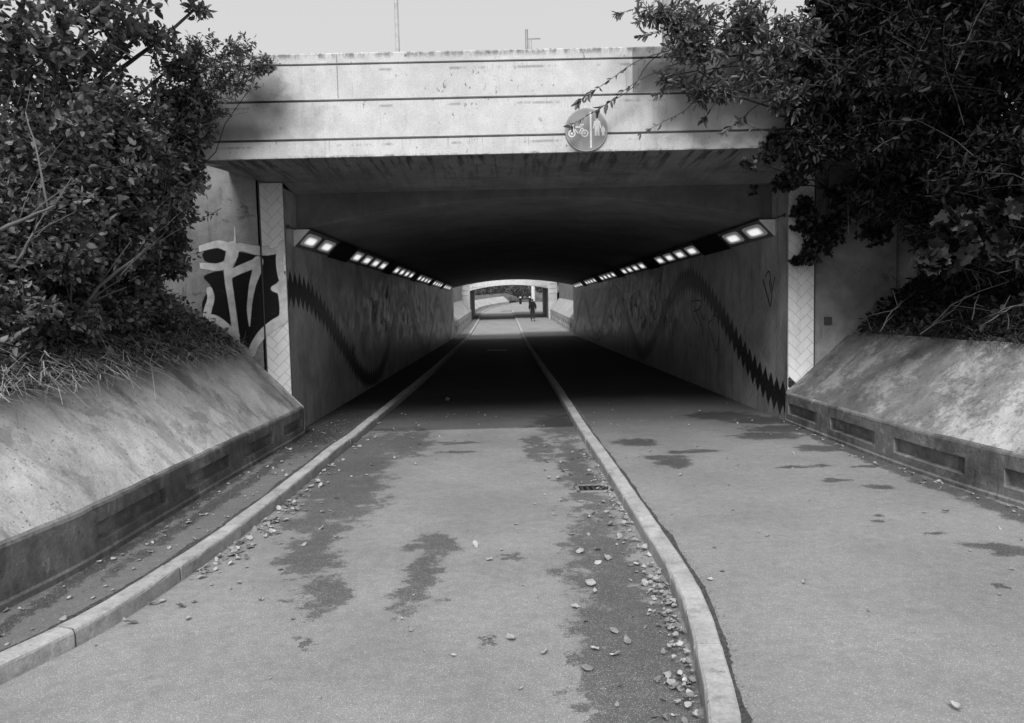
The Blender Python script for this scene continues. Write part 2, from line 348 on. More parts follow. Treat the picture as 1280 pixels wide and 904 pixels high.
def ylist(a, b, fn=lambda y: .25):
    r = [a]
    while r[-1] < b-1e-6: r.append(min(b, r[-1]+fn(r[-1])))
    return r
ys_near = ylist(-3, 110, lambda y: .15 if y < 9 else .5 if y < 40 else 1.)
def leftlim(y): return LBf(y)-.1 if y < 9.72 else (LW-.1 if y < 72 else farL(y)-.2)
farL = curve([(71.5,-2.95),(76,-3.1),(82,-2.9),(88,-2.2),(94,-.9),(98,.3),(104,3)])
def rightlim(y): return RBf(y)+.1 if y < 9.72 else (RW+.1 if y < 72 else 3.8+.12*(y-72))
KW = .125
def zt(y): return H(y)
def sheet(name, fl, fr, dz, mat, ys, nx=6):
    m = MB(); P = []
    for y in ys:
        a, b = fl(y), fr(y); P.append([(a+(b-a)*i/nx, y, zt(y)+dz) for i in range(nx+1)])
    m.grid(P); o = m.build(name, mat, recalc=False); o['kind'] = 'structure'; return o
# flip winding so that normals point up is not needed for Cycles
sheet('cycle_path', lambda y: LKf(y)-.05, lambda y: RKf(y)+.05 if y < 79 else RKf(79)+.05, TR, M['track'], [y for y in ys_near if y <= 97])
sheet('footpath', lambda y: RKf(y)+.05 if y < 79 else .71, rightlim, 0, M['foot'], [y for y in ys_near if y < 79]+[79, 80, 85, 90, 97, 103])
sheet('path_margin', leftlim, lambda y: LKf(y)-.05, -.006, M['margin'], [y for y in ys_near if y <= 97])
m = MB(); m.grid([[(x, y, .5375+.041*(y-62)-.05 if y<105 else 2.25) for x in (-.5, 1.5, 4, 9)] for y in (79.2, 86, 92, 97, 103, 108)])
m.build('plaza_paving', M['foot'], recalc=False)['kind'] = 'structure'
m = MB(); m.grid([[(x, y, -.6) for x in np.linspace(-400, 400, 9)] for y in np.linspace(-200, 600, 9)]); m.build('ground', M['soil'], recalc=False)['kind'] = 'structure'
# banks rise from behind the sloping plinths
def bank(name, side, ys):
    m = MB(); P = []
    for y in ys:
        row = []
        for d in (0, .05, .15, .35, .7, 1.2, 1.8, 2.6, 3.6, 5, 7, 10, 16, 40, 150):
            if y < 9.72: x0 = LBf(y)-.66 if side < 0 else RBf(y)+.83; z0 = 1.02 if side < 0 else 1.1
            elif y < 40.6: x0 = LW-.85 if side < 0 else RW+.85; z0 = 1.1
            elif y < 72: x0 = LW-.8 if side < 0 else RW+.8; z0 = H(y)+1.6
            else:
                x0 = farL(y)-.9 if side < 0 else rightlim(y)-.05; z0 = H(y)+(.75 if side < 0 else .02)
            top = 3.9 if y < 72 else H(y)+(1.25 if side < 0 else 1.6)
            k = .85 if y < 72 else (.35 if side < 0 else .22)
            z = min(z0+k*d, top)+(.0 if d < .04 else (.10*mnoise.noise(Vector((d*1.3, y*1.1, side*5)))))
            if d == 0: z = z0-.5
            row.append((x0+side*d, y, z))
        P.append(row)
    m.grid(P); o = m.build(name, M['soil'] , recalc=False, smooth=True); o['kind'] = 'structure'; return o
bank('bank_left', -1, ylist(-8, 72, lambda y: .4 if y < 10 else 2)); bank('bank_right', 1, ylist(-8, 72, lambda y: .4 if y < 10 else 2))
fl = bank('far_bank_left', -1, ylist(72, 103, lambda y: 1.5)); fr = bank('far_bank_right', 1, ylist(72, 104, lambda y: 1.5))
fl.data.materials[0] = M['grass']; fr.data.materials[0] = M['grass']
m = MB(); m.grid([[(x, y, 2.2+max(0, y-104)*.11+.15*mnoise.noise(Vector((x*.2, y*.2, 0)))) for x in np.linspace(-60, 60, 40)] for y in ylist(103, 160, lambda y: 2)])
m.build('far_hillside', M['grass'], recalc=False, smooth=True)['kind'] = 'structure'

def kerb(name, f, side, y0, y1):
    """side = direction from the track towards the footway"""
    m = MB(); y = y0; prev = None
    L = .915
    while y < y1:
        seg = [y+(L-.014)*i/8 for i in range(9)] if y < 20 else [y, y+L-.014]
        P = []
        jit = random.uniform(-.006, .006)
        for q in seg:
            x = f(q); dx = (f(q+.1)-f(q-.1))/.2; n = Vector((side, -side*dx, 0)).normalized(); z = zt(q)+jit*.5
            if q > 9: jz = 0
            prof = [(0, TR-.1), (0, -.012), (.004, .002), (.014, .010), (KW-.012, .012), (KW, .004), (KW, -.1)]
            P.append([(x+n.x*(a+jit*.6), q+n.y*a, z+b) for a, b in [(a+.004*mnoise.noise(Vector((q*9, k_*2.3, side)))*(k_ < 6), b+(.004*mnoise.noise(Vector((q*11, k_*3.1, side+4))) if 0 < k_ < 6 else 0)) for k_, (a, b) in enumerate(prof)]])
        m.grid(P)
        for e in (P[0], P[-1]): m.add(e, [tuple(range(len(e)))])
        y += L
    # mortar in the joints
    P = []
    for q in ylist(y0, y1, lambda y: .3 if y < 15 else 1):
        x = f(q); dx = (f(q+.1)-f(q-.1))/.2; n = Vector((side, -side*dx, 0)).normalized()
        P.append([(x+n.x*a, q+n.y*a, zt(q)+b) for a, b in [(.006, TR-.1), (.006, -.016), (.016, .003), (KW-.016, .004), (KW-.006, -.1)]])
    m.grid(P, 1)
    o = m.build(name, [M['kerb'], M['joint']]); o['kind'] = 'structure'; return o
def moss(name, f, side, y0, y1, w0):
    m = MB(); P = []
    for q in ylist(y0, y1, lambda y: .03 if y < 6 else .1):
        x = f(q); dx = (f(q+.1)-f(q-.1))/.2; n = Vector((side, -side*dx, 0)).normalized()
        w = w0*(.75+1.1*abs(mnoise.noise(Vector((q*16, side, 0))))+1.0*mnoise.noise(Vector((q*2.1, 3, side))))
        P.append([(x+n.x*(KW+a), q+n.y*(KW+a), zt(q)+.004+h) for a, h in ((-.004, 0), (w*.3, .006), (w*.7, .004), (w, -.002))])
    m.grid(P); o = m.build(name, M['moss'], recalc=False, base=(f(5), 5, 0)); return tag(o, 'dark line of moss and grit along the back of the %s kerb' % ('middle' if side > 0 else 'left'), 'moss', kind='stuff')
moss('moss_line', RKf, 1, 1.6, 12, .027); moss('moss_line', LKf, -1, 1.9, 12, .04)
kerb('kerb_left', LKf, -1, 1.9, 96); kerb('kerb_right', RKf, 1, 1.55, 79)

# ------------------------------------------------------------------ herringbone tiles
def herringbone(w, L, gap, x0, x1, z0, z1):
    """tile outlines of a 45 degree herringbone, clipped to the rectangle"""
    out = []; c = math.sqrt(.5)
    n = int((abs(x1-x0)+abs(z1-z0))/w)+6
    cx, cz = (x0+x1)/2, (z0+z1)/2
    R_ = math.hypot(x1-x0, z1-z0)/2+L
    K = int(R_/w)+4
    for i in range(-K, K+1):
        for j in range(-K, K+1):
            # unit step along the diagonal (w, w); rows repeat every 2L = 4w perpendicular
            pass
    rects = []
    for k in range(-K, K+1):
        for r in range(-(K//2)-2, (K//2)+3):
            u = k*w+r*2*w; v = k*w-r*2*w
            rects.append((u, v, u+L, v+w)); rects.append((u+L if False else u, v+w, u+w, v+w+L))
    for (u0, v0, u1, v1) in rects:
        if abs(u0) > R_*1.5 or abs(v0) > R_*1.5: continue
        g = gap/2; q = [(u0+g, v0+g), (u1-g, v0+g), (u1-g, v1-g), (u0+g, v1-g)]
        q = [(cx+(a-b)*c, cz+(a+b)*c) for a, b in q]
        for ax, lim, sg in ((0, x0, 1), (0, x1, -1), (1, z0, 1), (1, z1, -1)):
            r_ = []
            for i in range(len(q)):
                A, B = q[i], q[(i+1) % len(q)]; ia, ib = sg*(A[ax]-lim) >= 0, sg*(B[ax]-lim) >= 0
                if ia: r_.append(A)
                if ia != ib:
                    t = (lim-A[ax])/(B[ax]-A[ax]); r_.append((A[0]+t*(B[0]-A[0]), A[1]+t*(B[1]-A[1])))
            q = r_
            if len(q) < 3: break
        if len(q) >= 3: out.append((q, (cx+((u0+u1)/2-(v0+v1)/2)*c, cz+((u0+u1)/2+(v0+v1)/2)*c)))
    return out

# ------------------------------------------------------------------ near bridge
P0 = 9.72                       # the plane of the portal
XC = (LW+RW)/2
br = empty('subway_bridge', (XC, P0, 0), 'pale concrete road bridge over the path, with ribbed white parapet and tiled tunnel below', 'bridge')
# parapet beam: a stepped front with dark grooves
prof = [(8.60,3.34),(8.60,3.525),(8.66,3.530),(8.66,3.550),(8.60,3.553),(8.60,3.955),(8.66,3.960),(8.66,3.978),(8.60,3.982),(8.60,4.355),(8.66,4.360),(8.66,4.376),(8.60,4.379),(8.60,4.478),(8.62,4.495),(8.95,4.50),(8.95,3.34)]
m = MB(); xs = np.arange(-3.53, 6.4, .12)
Pg = []
for x in xs:
    r = []
    for i, (y, z) in enumerate(prof):
        jz = .006*mnoise.noise(Vector((x*3, i, 0)))*(1 if 12 < i < 15 else .25)
        r.append((x, y+.002*mnoise.noise(Vector((x*2, z*3, 4))), z+jz))
    Pg.append(r+[r[0]])
m.grid(Pg); m.add(Pg[0][:-1], [tuple(range(len(prof)))]); m.add(Pg[-1][:-1], [tuple(range(len(prof)))])
# end block, so that the lowest groove stops short of the end
m.box((-3.535, 8.592, 3.345), (-3.43, 8.70, 3.94))
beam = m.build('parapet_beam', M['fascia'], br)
for xj in (-1.83, 1.50, 4.4):
    mj = MB(); mj.box((xj-.004, 8.5975, 4.385), (xj+.004, 8.61, 4.47)); mj.box((xj-.004, 8.5975, 3.99), (xj+.004, 8.61, 4.35)); mj.build('panel_joint', M['grout'], beam)
# soffit between beam and portal
m = MB()
def wz(x):                       # soffit level where it meets the portal wall
    if x < -3.1: return 3.27+(-3.1-x)*.36
    if x > 4.0: return 3.27+(x-4.0)*.3
    return 3.27
xs2 = list(np.linspace(-3.52, 6.2, 40))
G = []
for x in xs2: G.append([(x, 8.95-.3*(1-t)+(10.3-8.65)*t*0+t*(9.75-8.95), 3.338+(wz(x)-3.338)*t) for t in (0, .25, .5, .75, 1)])
m.grid(G); m.add([g[0] for g in G]+[(x, 8.66, 3.6) for x in xs2], [])
m.build('front_soffit', M['soffit'], br)
m = MB()
xs3 = np.linspace(LW, RW, 20)
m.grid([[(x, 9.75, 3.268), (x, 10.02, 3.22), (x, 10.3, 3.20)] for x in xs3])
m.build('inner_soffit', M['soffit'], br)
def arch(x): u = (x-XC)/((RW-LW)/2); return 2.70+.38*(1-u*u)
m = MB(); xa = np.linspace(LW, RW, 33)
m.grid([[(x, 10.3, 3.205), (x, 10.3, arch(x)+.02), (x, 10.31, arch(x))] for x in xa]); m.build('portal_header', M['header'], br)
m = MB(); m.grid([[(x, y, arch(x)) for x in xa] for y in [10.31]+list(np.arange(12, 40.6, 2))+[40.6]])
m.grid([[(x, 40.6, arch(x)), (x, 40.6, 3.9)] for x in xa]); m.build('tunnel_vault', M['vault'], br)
m = MB(); m.box((-3.52, 8.951, 3.62), (6.2, 40.5, 3.90)); m.box((-14, 12, 3.62), (-3.53, 40.5, 3.9)); m.box((6.21, 12, 3.62), (16, 40.5, 3.9)); m.build('bridge_deck', M['wing'], br)
# tunnel walls with herringbone tiles
def tilewall(x, side, yA, yB, zA, zB, band, parent):
    s = MB(); th = .35
    s.box((min(x, x+side*th), yA, -.3), (max(x, x+side*th), yB, 3.6)); w = s.build('tunnel_wall', M['grout'], parent)
    a, b = MB(), MB(); xf = x-side*.004
    for q, (cy, cz) in herringbone(.1, .2, .004, yA+.002, yB-.002, zA, zB):
        d = False; (b if d else a).add([(xf-(side*.0015 if d else 0), p[0], p[1]) for p in q], [tuple(range(len(q)))])
    a.build('wall_tiling', M['tile'], w)
    pt = .112; k = 0; y = yA+.004; P = []           # saw-toothed edge: one point to every tile
    while y < yB-.01:
        c = band(y); up = k % 2; P.append([(x-side*.0075, y, max(.01, c+.15+(.10 if up else -.07))), (x-side*.0075, y, max(.005, c-.15-(.10 if not up else -.07)))]); y += pt; k += 1
    b.grid(P); b.build('wave_band', M['tile_d'], w); return w
def bandL(y): return 1.02+.88*math.cos(PI*(y-9.9)/5.9) if y < 15.8 else 1.02-.88*math.cos(PI*(y-15.8)/5.2)
def bandR(y): return 1.17+.9*math.cos(PI*(y-15.1)/(5.6 if y < 15.1 else 5.1))
wl = tilewall(LW, -1, P0+.03, 40.6, .0, 3.2, bandL, br); wr = tilewall(RW, 1, P0+.03, 40.6, .0, 3.2, bandR, br)
# pilasters
for (xa_, xb_, lab) in ((-3.13, LW, None), (RW, 4.03, None)):
    s = MB(); s.box((xa_, P0, -.3), (xb_, P0+.34, 3.262)); p = s.build('pilaster', M['grout_l'], br)
    a, b = MB(), MB()
    for q, (cx, cz) in herringbone(.105, .21, .005, xa_+.006, xb_-.003, .02, 3.255):
        dk = (xa_ > 0 and abs(cx-3.72) < .08 and cz < .52 and cz > .35)
        (b if dk else a).add([(p_[0], P0-.004, p_[1]) for p_ in q], [tuple(range(len(q)))])
    a.build('pilaster_tiling', M['tile_w'], p)
    if b.v: b.build('band_end_tile', M['tile_d'], p)
# wing walls
s = MB(); s.box((-6.5, P0+.03, -.3), (-3.155, P0+.33, 3.55)); wing = s.build('wing_wall', M['wing'], br)
s = MB(); s.box((-3.152, P0+.012, -.1), (-3.132, P0+.3, 3.26)); s.build('joint_strip', M['iron'], wing)
s = MB(); s.box((4.055, P0+.03, -.3), (5.12, P0+.33, 3.55)); s.box((5.12, P0+.10, -.3), (8, P0+.36, 3.3)); wing2 = s.build('wing_wall', M['wing'], br)
s = MB(); s.box((4.032, P0+.012, -.1), (4.052, P0+.3, 3.26)); s.build('joint_strip', M['iron'], wing2)
s = MB(); a = GY(1035, 401, P0+.02); s.box((a.x-.05, P0+.012, a.z-.05), (a.x+.05, P0+.03, a.z+.05)); s.build('wall_plate', M['iron'], wing2)

# ------------------------------------------------------------------ graffiti on the left wing wall
def wsurf(px, py, lift):
    y = P0-.006-lift if px > 334.5 else P0+.028-lift
    if px > 334.5: y = P0-.006-lift
    return GY(px, py, y)
def to_px(p): return 230+p[0]/4.76, 270+p[1]/4.76
def smooth_line(pts, n=8):
    P = [Vector((*p, 0)) for p in pts]; out = []
    for i in range(len(P)-1):
        a = P[max(i-1, 0)]; b = P[i]; c = P[i+1]; d = P[min(i+2, len(P)-1)]
        for k in range(n):
            t = k/n; out.append(.5*((2*b)+(c-a)*t+(2*a-5*b+4*c-d)*t*t+(3*b-a-3*c+d)*t**3))
    return out+[P[-1]]
def ribbon(mb, edges, pts, widths, tf, lift, n=6):
    """flat stroke with a soft edge; tf maps drawing units to the wall"""
    L = smooth_line(pts, n); W = np.interp(np.linspace(0, 1, len(L)), np.linspace(0, 1, len(widths)), widths)
    rows = []
    L = [L[0]-(L[1]-L[0]).normalized()*W[0]*.3]+L+[L[-1]+(L[-1]-L[-2]).normalized()*W[-1]*.3]; W = [W[0]*.8]+list(W)+[W[-1]*.8]
    for i, p in enumerate(L):
        t = (L[min(i+1, len(L)-1)]-L[max(i-1, 0)]).normalized(); nn = Vector((-t.y, t.x, 0))
        rows.append([tf(*(p+nn*W[i]*.5*k)[:2], lift) for k in (-1.15, -.6, 0, .6, 1.15)])
    base = len(mb.v); mb.grid(rows)
    for i in range(len(rows)):
        e = 0 if i in (0, len(rows)-1) else 1
        edges += [0, e*.8, e, e*.8, 0]
def with_edges(o, edges):
    a = o.data.attributes.new('edge', 'FLOAT', 'POINT'); a.data.foreach_set('value', np.array(edges, np.float32)); return o
tfz = lambda x, y, lift: wsurf(*to_px((x, y)), lift)
blk = [(330,215),(400,228),(500,238),(552,228),(556,330),(572,372),(535,420),(572,470),(568,600),(520,640),(460,700),(400,792),(335,762),(312,720),(240,660),(165,600),(175,520),(178,450),(150,400),(120,360),(200,330),(262,330),(300,300)]
def fill(mb, edges, poly, tf, lift, inset=.06):
    c = Vector((sum(p[0] for p in poly)/len(poly), sum(p[1] for p in poly)/len(poly)))
    L = smooth_line([p for p in poly]+[poly[0]], 3)[:-1]; n = len(L); base = len(mb.v)
    rings = []
    for k in (1.0, 1-inset, .6, .2): rings.append([tf(c.x+(p.x-c.x)*k, c.y+(p.y-c.y)*k, lift) for p in L])
    for r, e in zip(rings, (0, 1, 1, 1)): edges += [e]*n
    edges.append(1)
    V = [p for r in rings for p in r]+[tf(c.x, c.y, lift)]
    fs = [(k*n+i, k*n+(i+1) % n, (k+1)*n+(i+1) % n, (k+1)*n+i) for k in range(3) for i in range(n)]+[(3*n+i, 3*n+(i+1) % n, 4*n) for i in range(n)]
    mb.add(V, fs)
blk = blk
def seg_d(p, a, b):
    d = b-a; L = (d*d).sum(); u = np.clip(((p-a)@d)/max(L, 1e-9), 0, 1); return np.linalg.norm(p-(a+u[:, None]*d), axis=1), u
def stroke_field(Q, pts, widths):
    L = np.array([tuple(v)[:2] for v in smooth_line(pts, 6)]); Wd = np.interp(np.linspace(0, 1, len(L)), np.linspace(0, 1, len(widths)), widths)/2
    best = np.full(len(Q), -1e3)
    for k in range(len(L)-1):
        d, u = seg_d(Q, L[k], L[k+1]); best = np.maximum(best, (Wd[k]*(1-u)+Wd[k+1]*u)-d)
    return best
def poly_field(Q, poly):
    L = np.array([tuple(v)[:2] for v in smooth_line(list(poly)+[poly[0]], 3)]); ins = np.zeros(len(Q), bool); dm = np.full(len(Q), 1e3)
    for k in range(len(L)-1):
        a, b = L[k], L[k+1]; d, _ = seg_d(Q, a, b); dm = np.minimum(dm, d)
        c = ((a[1] > Q[:, 1]) != (b[1] > Q[:, 1])); xx = a[0]+(Q[:, 1]-a[1])/(b[1]-a[1]+1e-12)*(b[0]-a[0]); ins ^= c & (Q[:, 0] < xx)
    return np.where(ins, dm, -dm)
STROKES = [([(95,195),(150,178),(210,168),(280,190),(350,188),(430,212),(510,214),(575,195),(600,160)], [40,42,50,60,48,44,40,40,30]),
               ([(285,185),(285,230),(265,290),(264,380),(275,460),(290,560),(303,660),(318,780)], [75,78,60,46,44,42,42,40]),
               ([(90,295),(140,300),(200,305),(262,285)], [36,44,48,50]),
               ([(268,352),(320,325),(380,300),(440,275)], [50,52,55,58]),
               ([(440,272),(432,330),(410,400),(396,480),(388,560),(390,655)], [66,56,44,34,30,8]),
               ([(150,440),(160,490),(142,560),(140,600),(190,615),(240,650),(310,715)], [40,44,48,48,46,46,46]),
               ([(300,760),(345,790),(395,822),(425,760),(470,700),(530,650),(590,612),(598,560),(592,500),(590,450)], [44,48,52,50,58,62,66,60,56,70]),
               ([(592,445),(600,420),(560,430),(530,432)], [80,90,60,30]),
               ([(600,400),(578,350),(568,280),(572,220),(590,175)], [56,44,42,46,60]),
               ([(300,60),(302,120),(300,180)], [8,14,22]), ([(330,170),(420,185),(500,190)], [26,22,18])]
def painted(parent, name, x0, x1, z0, z1, y):
    xs_, zs_ = np.arange(x0, x1+1e-6, .0075), np.arange(z0, z1, .0075); m = MB(); m.grid([[(x, y, z) for z in zs_] for x in xs_])
    P = np.array(m.v); q = np.array([proj(p) for p in P]); Q = (q-np.array([230, 270]))*4.76
    wt = np.full(len(Q), -1e3)
    for pts, w in STROKES: wt = np.maximum(wt, stroke_field(Q, pts, w))
    bk = np.maximum(poly_field(Q, blk), poly_field(Q, [(110,235),(130,200),(180,178),(230,185),(250,230),(225,270),(170,280),(125,265)]))
    for pts, w in (([(600,335),(628,345),(635,360)], [10, 34]), ([(632,480),(636,510)], [24, 24]), ([(120,620),(200,690),(290,745)], [16, 24, 30]), ([(150,450),(120,520),(118,600)], [14, 20, 16])): bk = np.maximum(bk, stroke_field(Q, pts, w))
    wt = np.clip((wt+3)/9, 0, 1); bk = np.clip((bk+6)/10, 0, 1)
    keepf = [f for f in m.f if max(max(wt[i], bk[i]) for i in f) > 0]; m.f = keepf; m.mi = [0]*len(keepf)
    o = m.build(name, M['graffiti'], parent, recalc=False)
    for nm, v in (('wt', wt), ('bk', bk)): a = o.data.attributes.new(nm, 'FLOAT', 'POINT'); a.data.foreach_set('value', v.astype(np.float32))
t = NT('spray_paint'); nz = t.math('MULTIPLY', t.math('SUBTRACT', t.noise(45, 5, .8), .5), .5)
w_ = t.ramp(t.math('ADD', t.attr('wt'), nz), .12, .75); b_ = t.ramp(t.math('ADD', t.attr('bk'), nz), .15, .7)
wv = t.mix(t.ramp(t.noise(9, 5, .65), .3, .7), .50, .72); bv = t.mix(t.ramp(t.noise(1, 5, .7, k=(4, 4, 16)), .55, .75), .006, .03)
t.fin(t.mix(w_, bv, wv), .6, spec=.25); t.lk(t.math('MAXIMUM', t.math('MULTIPLY', w_, .94), b_), t.b.inputs['Alpha']); M['graffiti'] = t.m
painted(wing, 'graffiti', -3.95, -3.157, .75, 2.75, P0+.030-.004)
pil_l = [o for o in br.children if o.name.startswith('pilaster')][0]
painted(pil_l, 'graffiti', -3.128, LW-.002, .6, 2.6, P0-.009)
# thin tags on the tunnel walls
def tags(wall, xw, side, specs, matn='spray_g', w=.02):
    for k, pts in enumerate(specs):
        g, e = MB(), []
        ribbon(g, e, pts, [w, w*1.3, w], lambda a, b, l: (xw-side*(.007+l), a, b), .0004*(k % 6), 4)
        with_edges(g.build('scrawled_tag', M[matn], wall, recalc=False), e)
def px_wall(pts, xw): return [(lambda p: (p.y, p.z))(GX(a, b, xw)) for a, b in pts]
zq = lambda L: [(700+a/3.0125, 240+b/3.0125) for a, b in L]
sp = [px_wall(zq(L), RW) for L in [
    [(575,480),(560,500),(572,540),(590,600),(600,540),(597,480),(580,465),(578,500)],
    [(495,410),(500,460),(520,500)], [(495,412),(530,410),(525,440),(500,450)], [(535,400),(530,450),(545,480),(550,430)], [(560,480),(562,560),(556,602)],
    [(350,370),(365,420),(355,470)], [(360,360),(380,330),(372,380),(385,420)], [(340,400),(355,480),(370,460)], [(765,330),(785,400),(795,430),(800,380),(810,320)],
    [(775,320),(790,300),(800,370)], [(790,330),(795,380)], [(96,400),(105,410),(112,440),(100,450)], [(270,400),(285,380),(290,430),(280,420)], [(505,430),(540,520),(535,545)]]]
def scribble(y, z, s, n=6):
    p = []; 
    for i in range(n): p.append((y+s*(i/n*1.3+random.uniform(-.12, .12)), z+s*random.uniform(-.5, .5)))
    return p
for i in range(46): sp.append(scribble(random.uniform(15.5, 39), random.uniform(1.0, 2.1), random.uniform(.25, .7), random.randint(4, 8)))
tags(wr, RW, 1, sp)
sp = [scribble(random.uniform(13.5, 39), random.uniform(.9, 2.1), random.uniform(.25, .7), random.randint(4, 8)) for i in range(60)]
tags(wl, LW, -1, sp)

# ------------------------------------------------------------------ plinths
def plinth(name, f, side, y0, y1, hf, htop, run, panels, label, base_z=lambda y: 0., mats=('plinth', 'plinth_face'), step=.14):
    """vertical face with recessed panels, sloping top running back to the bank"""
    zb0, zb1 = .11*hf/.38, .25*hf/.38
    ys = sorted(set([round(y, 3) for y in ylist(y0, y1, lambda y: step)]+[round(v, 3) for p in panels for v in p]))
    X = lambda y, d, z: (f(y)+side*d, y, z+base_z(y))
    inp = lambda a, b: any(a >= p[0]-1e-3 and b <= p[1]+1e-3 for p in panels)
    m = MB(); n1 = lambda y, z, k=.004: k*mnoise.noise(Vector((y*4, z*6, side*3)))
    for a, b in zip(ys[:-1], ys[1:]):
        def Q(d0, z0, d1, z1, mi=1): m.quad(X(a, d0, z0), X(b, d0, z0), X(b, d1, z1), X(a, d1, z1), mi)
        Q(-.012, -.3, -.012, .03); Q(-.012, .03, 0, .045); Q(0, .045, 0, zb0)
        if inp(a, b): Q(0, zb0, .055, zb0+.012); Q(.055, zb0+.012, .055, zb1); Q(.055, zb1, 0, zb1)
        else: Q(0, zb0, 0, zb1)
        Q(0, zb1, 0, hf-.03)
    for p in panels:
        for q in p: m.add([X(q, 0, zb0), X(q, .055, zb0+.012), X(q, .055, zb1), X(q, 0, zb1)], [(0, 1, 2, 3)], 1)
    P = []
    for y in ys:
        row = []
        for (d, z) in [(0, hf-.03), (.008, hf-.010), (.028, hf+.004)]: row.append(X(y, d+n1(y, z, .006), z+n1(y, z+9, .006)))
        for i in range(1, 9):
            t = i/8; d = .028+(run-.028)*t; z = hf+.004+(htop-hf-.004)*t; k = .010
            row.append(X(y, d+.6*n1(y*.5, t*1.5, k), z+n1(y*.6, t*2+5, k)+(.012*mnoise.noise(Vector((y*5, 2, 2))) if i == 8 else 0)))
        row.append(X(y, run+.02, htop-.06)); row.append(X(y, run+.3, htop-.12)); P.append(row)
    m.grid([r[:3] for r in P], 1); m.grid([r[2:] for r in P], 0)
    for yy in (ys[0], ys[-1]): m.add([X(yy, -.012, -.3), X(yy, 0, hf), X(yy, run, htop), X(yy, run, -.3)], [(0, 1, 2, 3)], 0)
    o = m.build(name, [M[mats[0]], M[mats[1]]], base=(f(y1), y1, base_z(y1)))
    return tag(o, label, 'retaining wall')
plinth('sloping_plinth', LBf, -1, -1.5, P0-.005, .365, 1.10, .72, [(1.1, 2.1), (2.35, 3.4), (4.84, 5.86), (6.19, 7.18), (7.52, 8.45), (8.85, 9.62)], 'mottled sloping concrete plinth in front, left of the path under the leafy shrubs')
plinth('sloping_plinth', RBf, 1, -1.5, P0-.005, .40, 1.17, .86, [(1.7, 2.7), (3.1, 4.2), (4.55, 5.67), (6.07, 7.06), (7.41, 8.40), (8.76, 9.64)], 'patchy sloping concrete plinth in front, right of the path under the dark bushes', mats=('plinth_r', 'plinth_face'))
fL, fR = (lambda y: LW-.0), (lambda y: RW+.0)
for f_, s_, lb in ((fL, -1, 'pale sloping plinth beyond the tunnel, left of the far kerb'), (fR, 1, 'streaked sloping plinth beyond the tunnel, beside the walking person')):
    plinth('sloping_plinth', f_, s_, 40.62, 61.6, .85, 1.72, .75, [(a, a+1.1) for a in np.arange(41.6, 60, 1.9)], lb, H, ('farplinth', 'farplinth'), 1.)
# retaining walls above the far plinths
for s_, x_, lb in ((-1, LW-.76, 'grey wall above the left far plinth between the two bridges'), (1, RW+.76, 'grey wall above the right far plinth between the two bridges')):
    m = MB(); m.box((min(x_, x_+s_*.3), 40.7, 0), (max(x_, x_+s_*.3), 61.9, 3.95)); tag(m.build('retaining_wall', M['wing'], base=(x_, 51, 1.7)), lb, 'wall')

# ------------------------------------------------------------------ second bridge
Q0 = 62.; z2 = H(Q0)
b2 = empty('far_bridge', (XC, Q0, z2), 'pale second bridge seen through the tunnel, its arched white beam above the walking person', 'bridge')
arch2 = lambda x: 3.02+.40*(1-((x-XC)/3.3)**2)
m = MB(); xb = np.linspace(-2.95, 3.65, 25)
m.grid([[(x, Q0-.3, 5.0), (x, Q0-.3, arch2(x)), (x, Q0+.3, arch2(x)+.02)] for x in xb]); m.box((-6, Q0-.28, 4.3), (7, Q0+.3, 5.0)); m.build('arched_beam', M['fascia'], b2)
m = MB(); m.grid([[(x, Q0+.3, arch2(x)+.02), (x, 71.5, arch2(x)+.3), (x, 71.5, 5)] for x in xb]); m.build('soffit', M['vault'], b2)
m = MB(); m.box((-14, Q0+.3, 4.2), (16, 71.5, 4.4)); m.build('deck', M['wing'], b2)
for s_, x_ in ((-1, -2.93), (1, 3.55)):
    m = MB(); m.box((min(x_, x_+s_*.4), Q0+.1, 0), (max(x_, x_+s_*.4), 71.5, 4.2)); m.build('side_wall', M['wing'], b2)
    m = MB(); m.box((min(x_, x_+s_*.72), Q0-.35, 0), (max(x_, x_+s_*.72), Q0+.09, 4.25))
    pz = m.build('pilaster', M['farplinth'], b2)
    for z in (2.6, 3.0, 3.4):
        m = MB(); m.box((min(x_+s_*.1, x_+s_*.66), Q0-.36, z), (max(x_+s_*.1, x_+s_*.66), Q0-.34, z+.05)); m.build('groove', M['grout'], pz)

# far wall, pillar, bollards
m = MB(); P = []
for y in ylist(71.6, 98.5, lambda y: .8):
    x = farL(y); z = H(y); P.append([(x, y, z-.3), (x, y, z+.28), (x-.05, y+.02, z+.32), (x-.75, y+.35, z+.98), (x-1.0, y+.4, z+.95)])
m.grid(P); m.add(P[-1]+[(P[-1][-1][0], P[-1][-1][1], P[-1][0][2])], [tuple(range(6))])
tag(m.build('sloping_wall', M['farplinth'], base=P[0][0]), 'bright sloping concrete wall far beyond the second bridge, curving right below the trees', 'retaining wall')
p = GY(666.5, 372, 106); m = MB(); m.tube([(p.x, 106, 2.0), (p.x, 106, 5.8)], .27, 16); 
t_ = empty('concrete_pillar', (p.x, 106, 2.0), 'pale round pillar far off behind the walking person', 'pillar')
m.build('shaft', M['white'], t_); m = MB(); m.box((p.x-.5, 105.5, 5.8), (p.x+.5, 106.5, 6.1)); m.build('head', M['white'], t_)
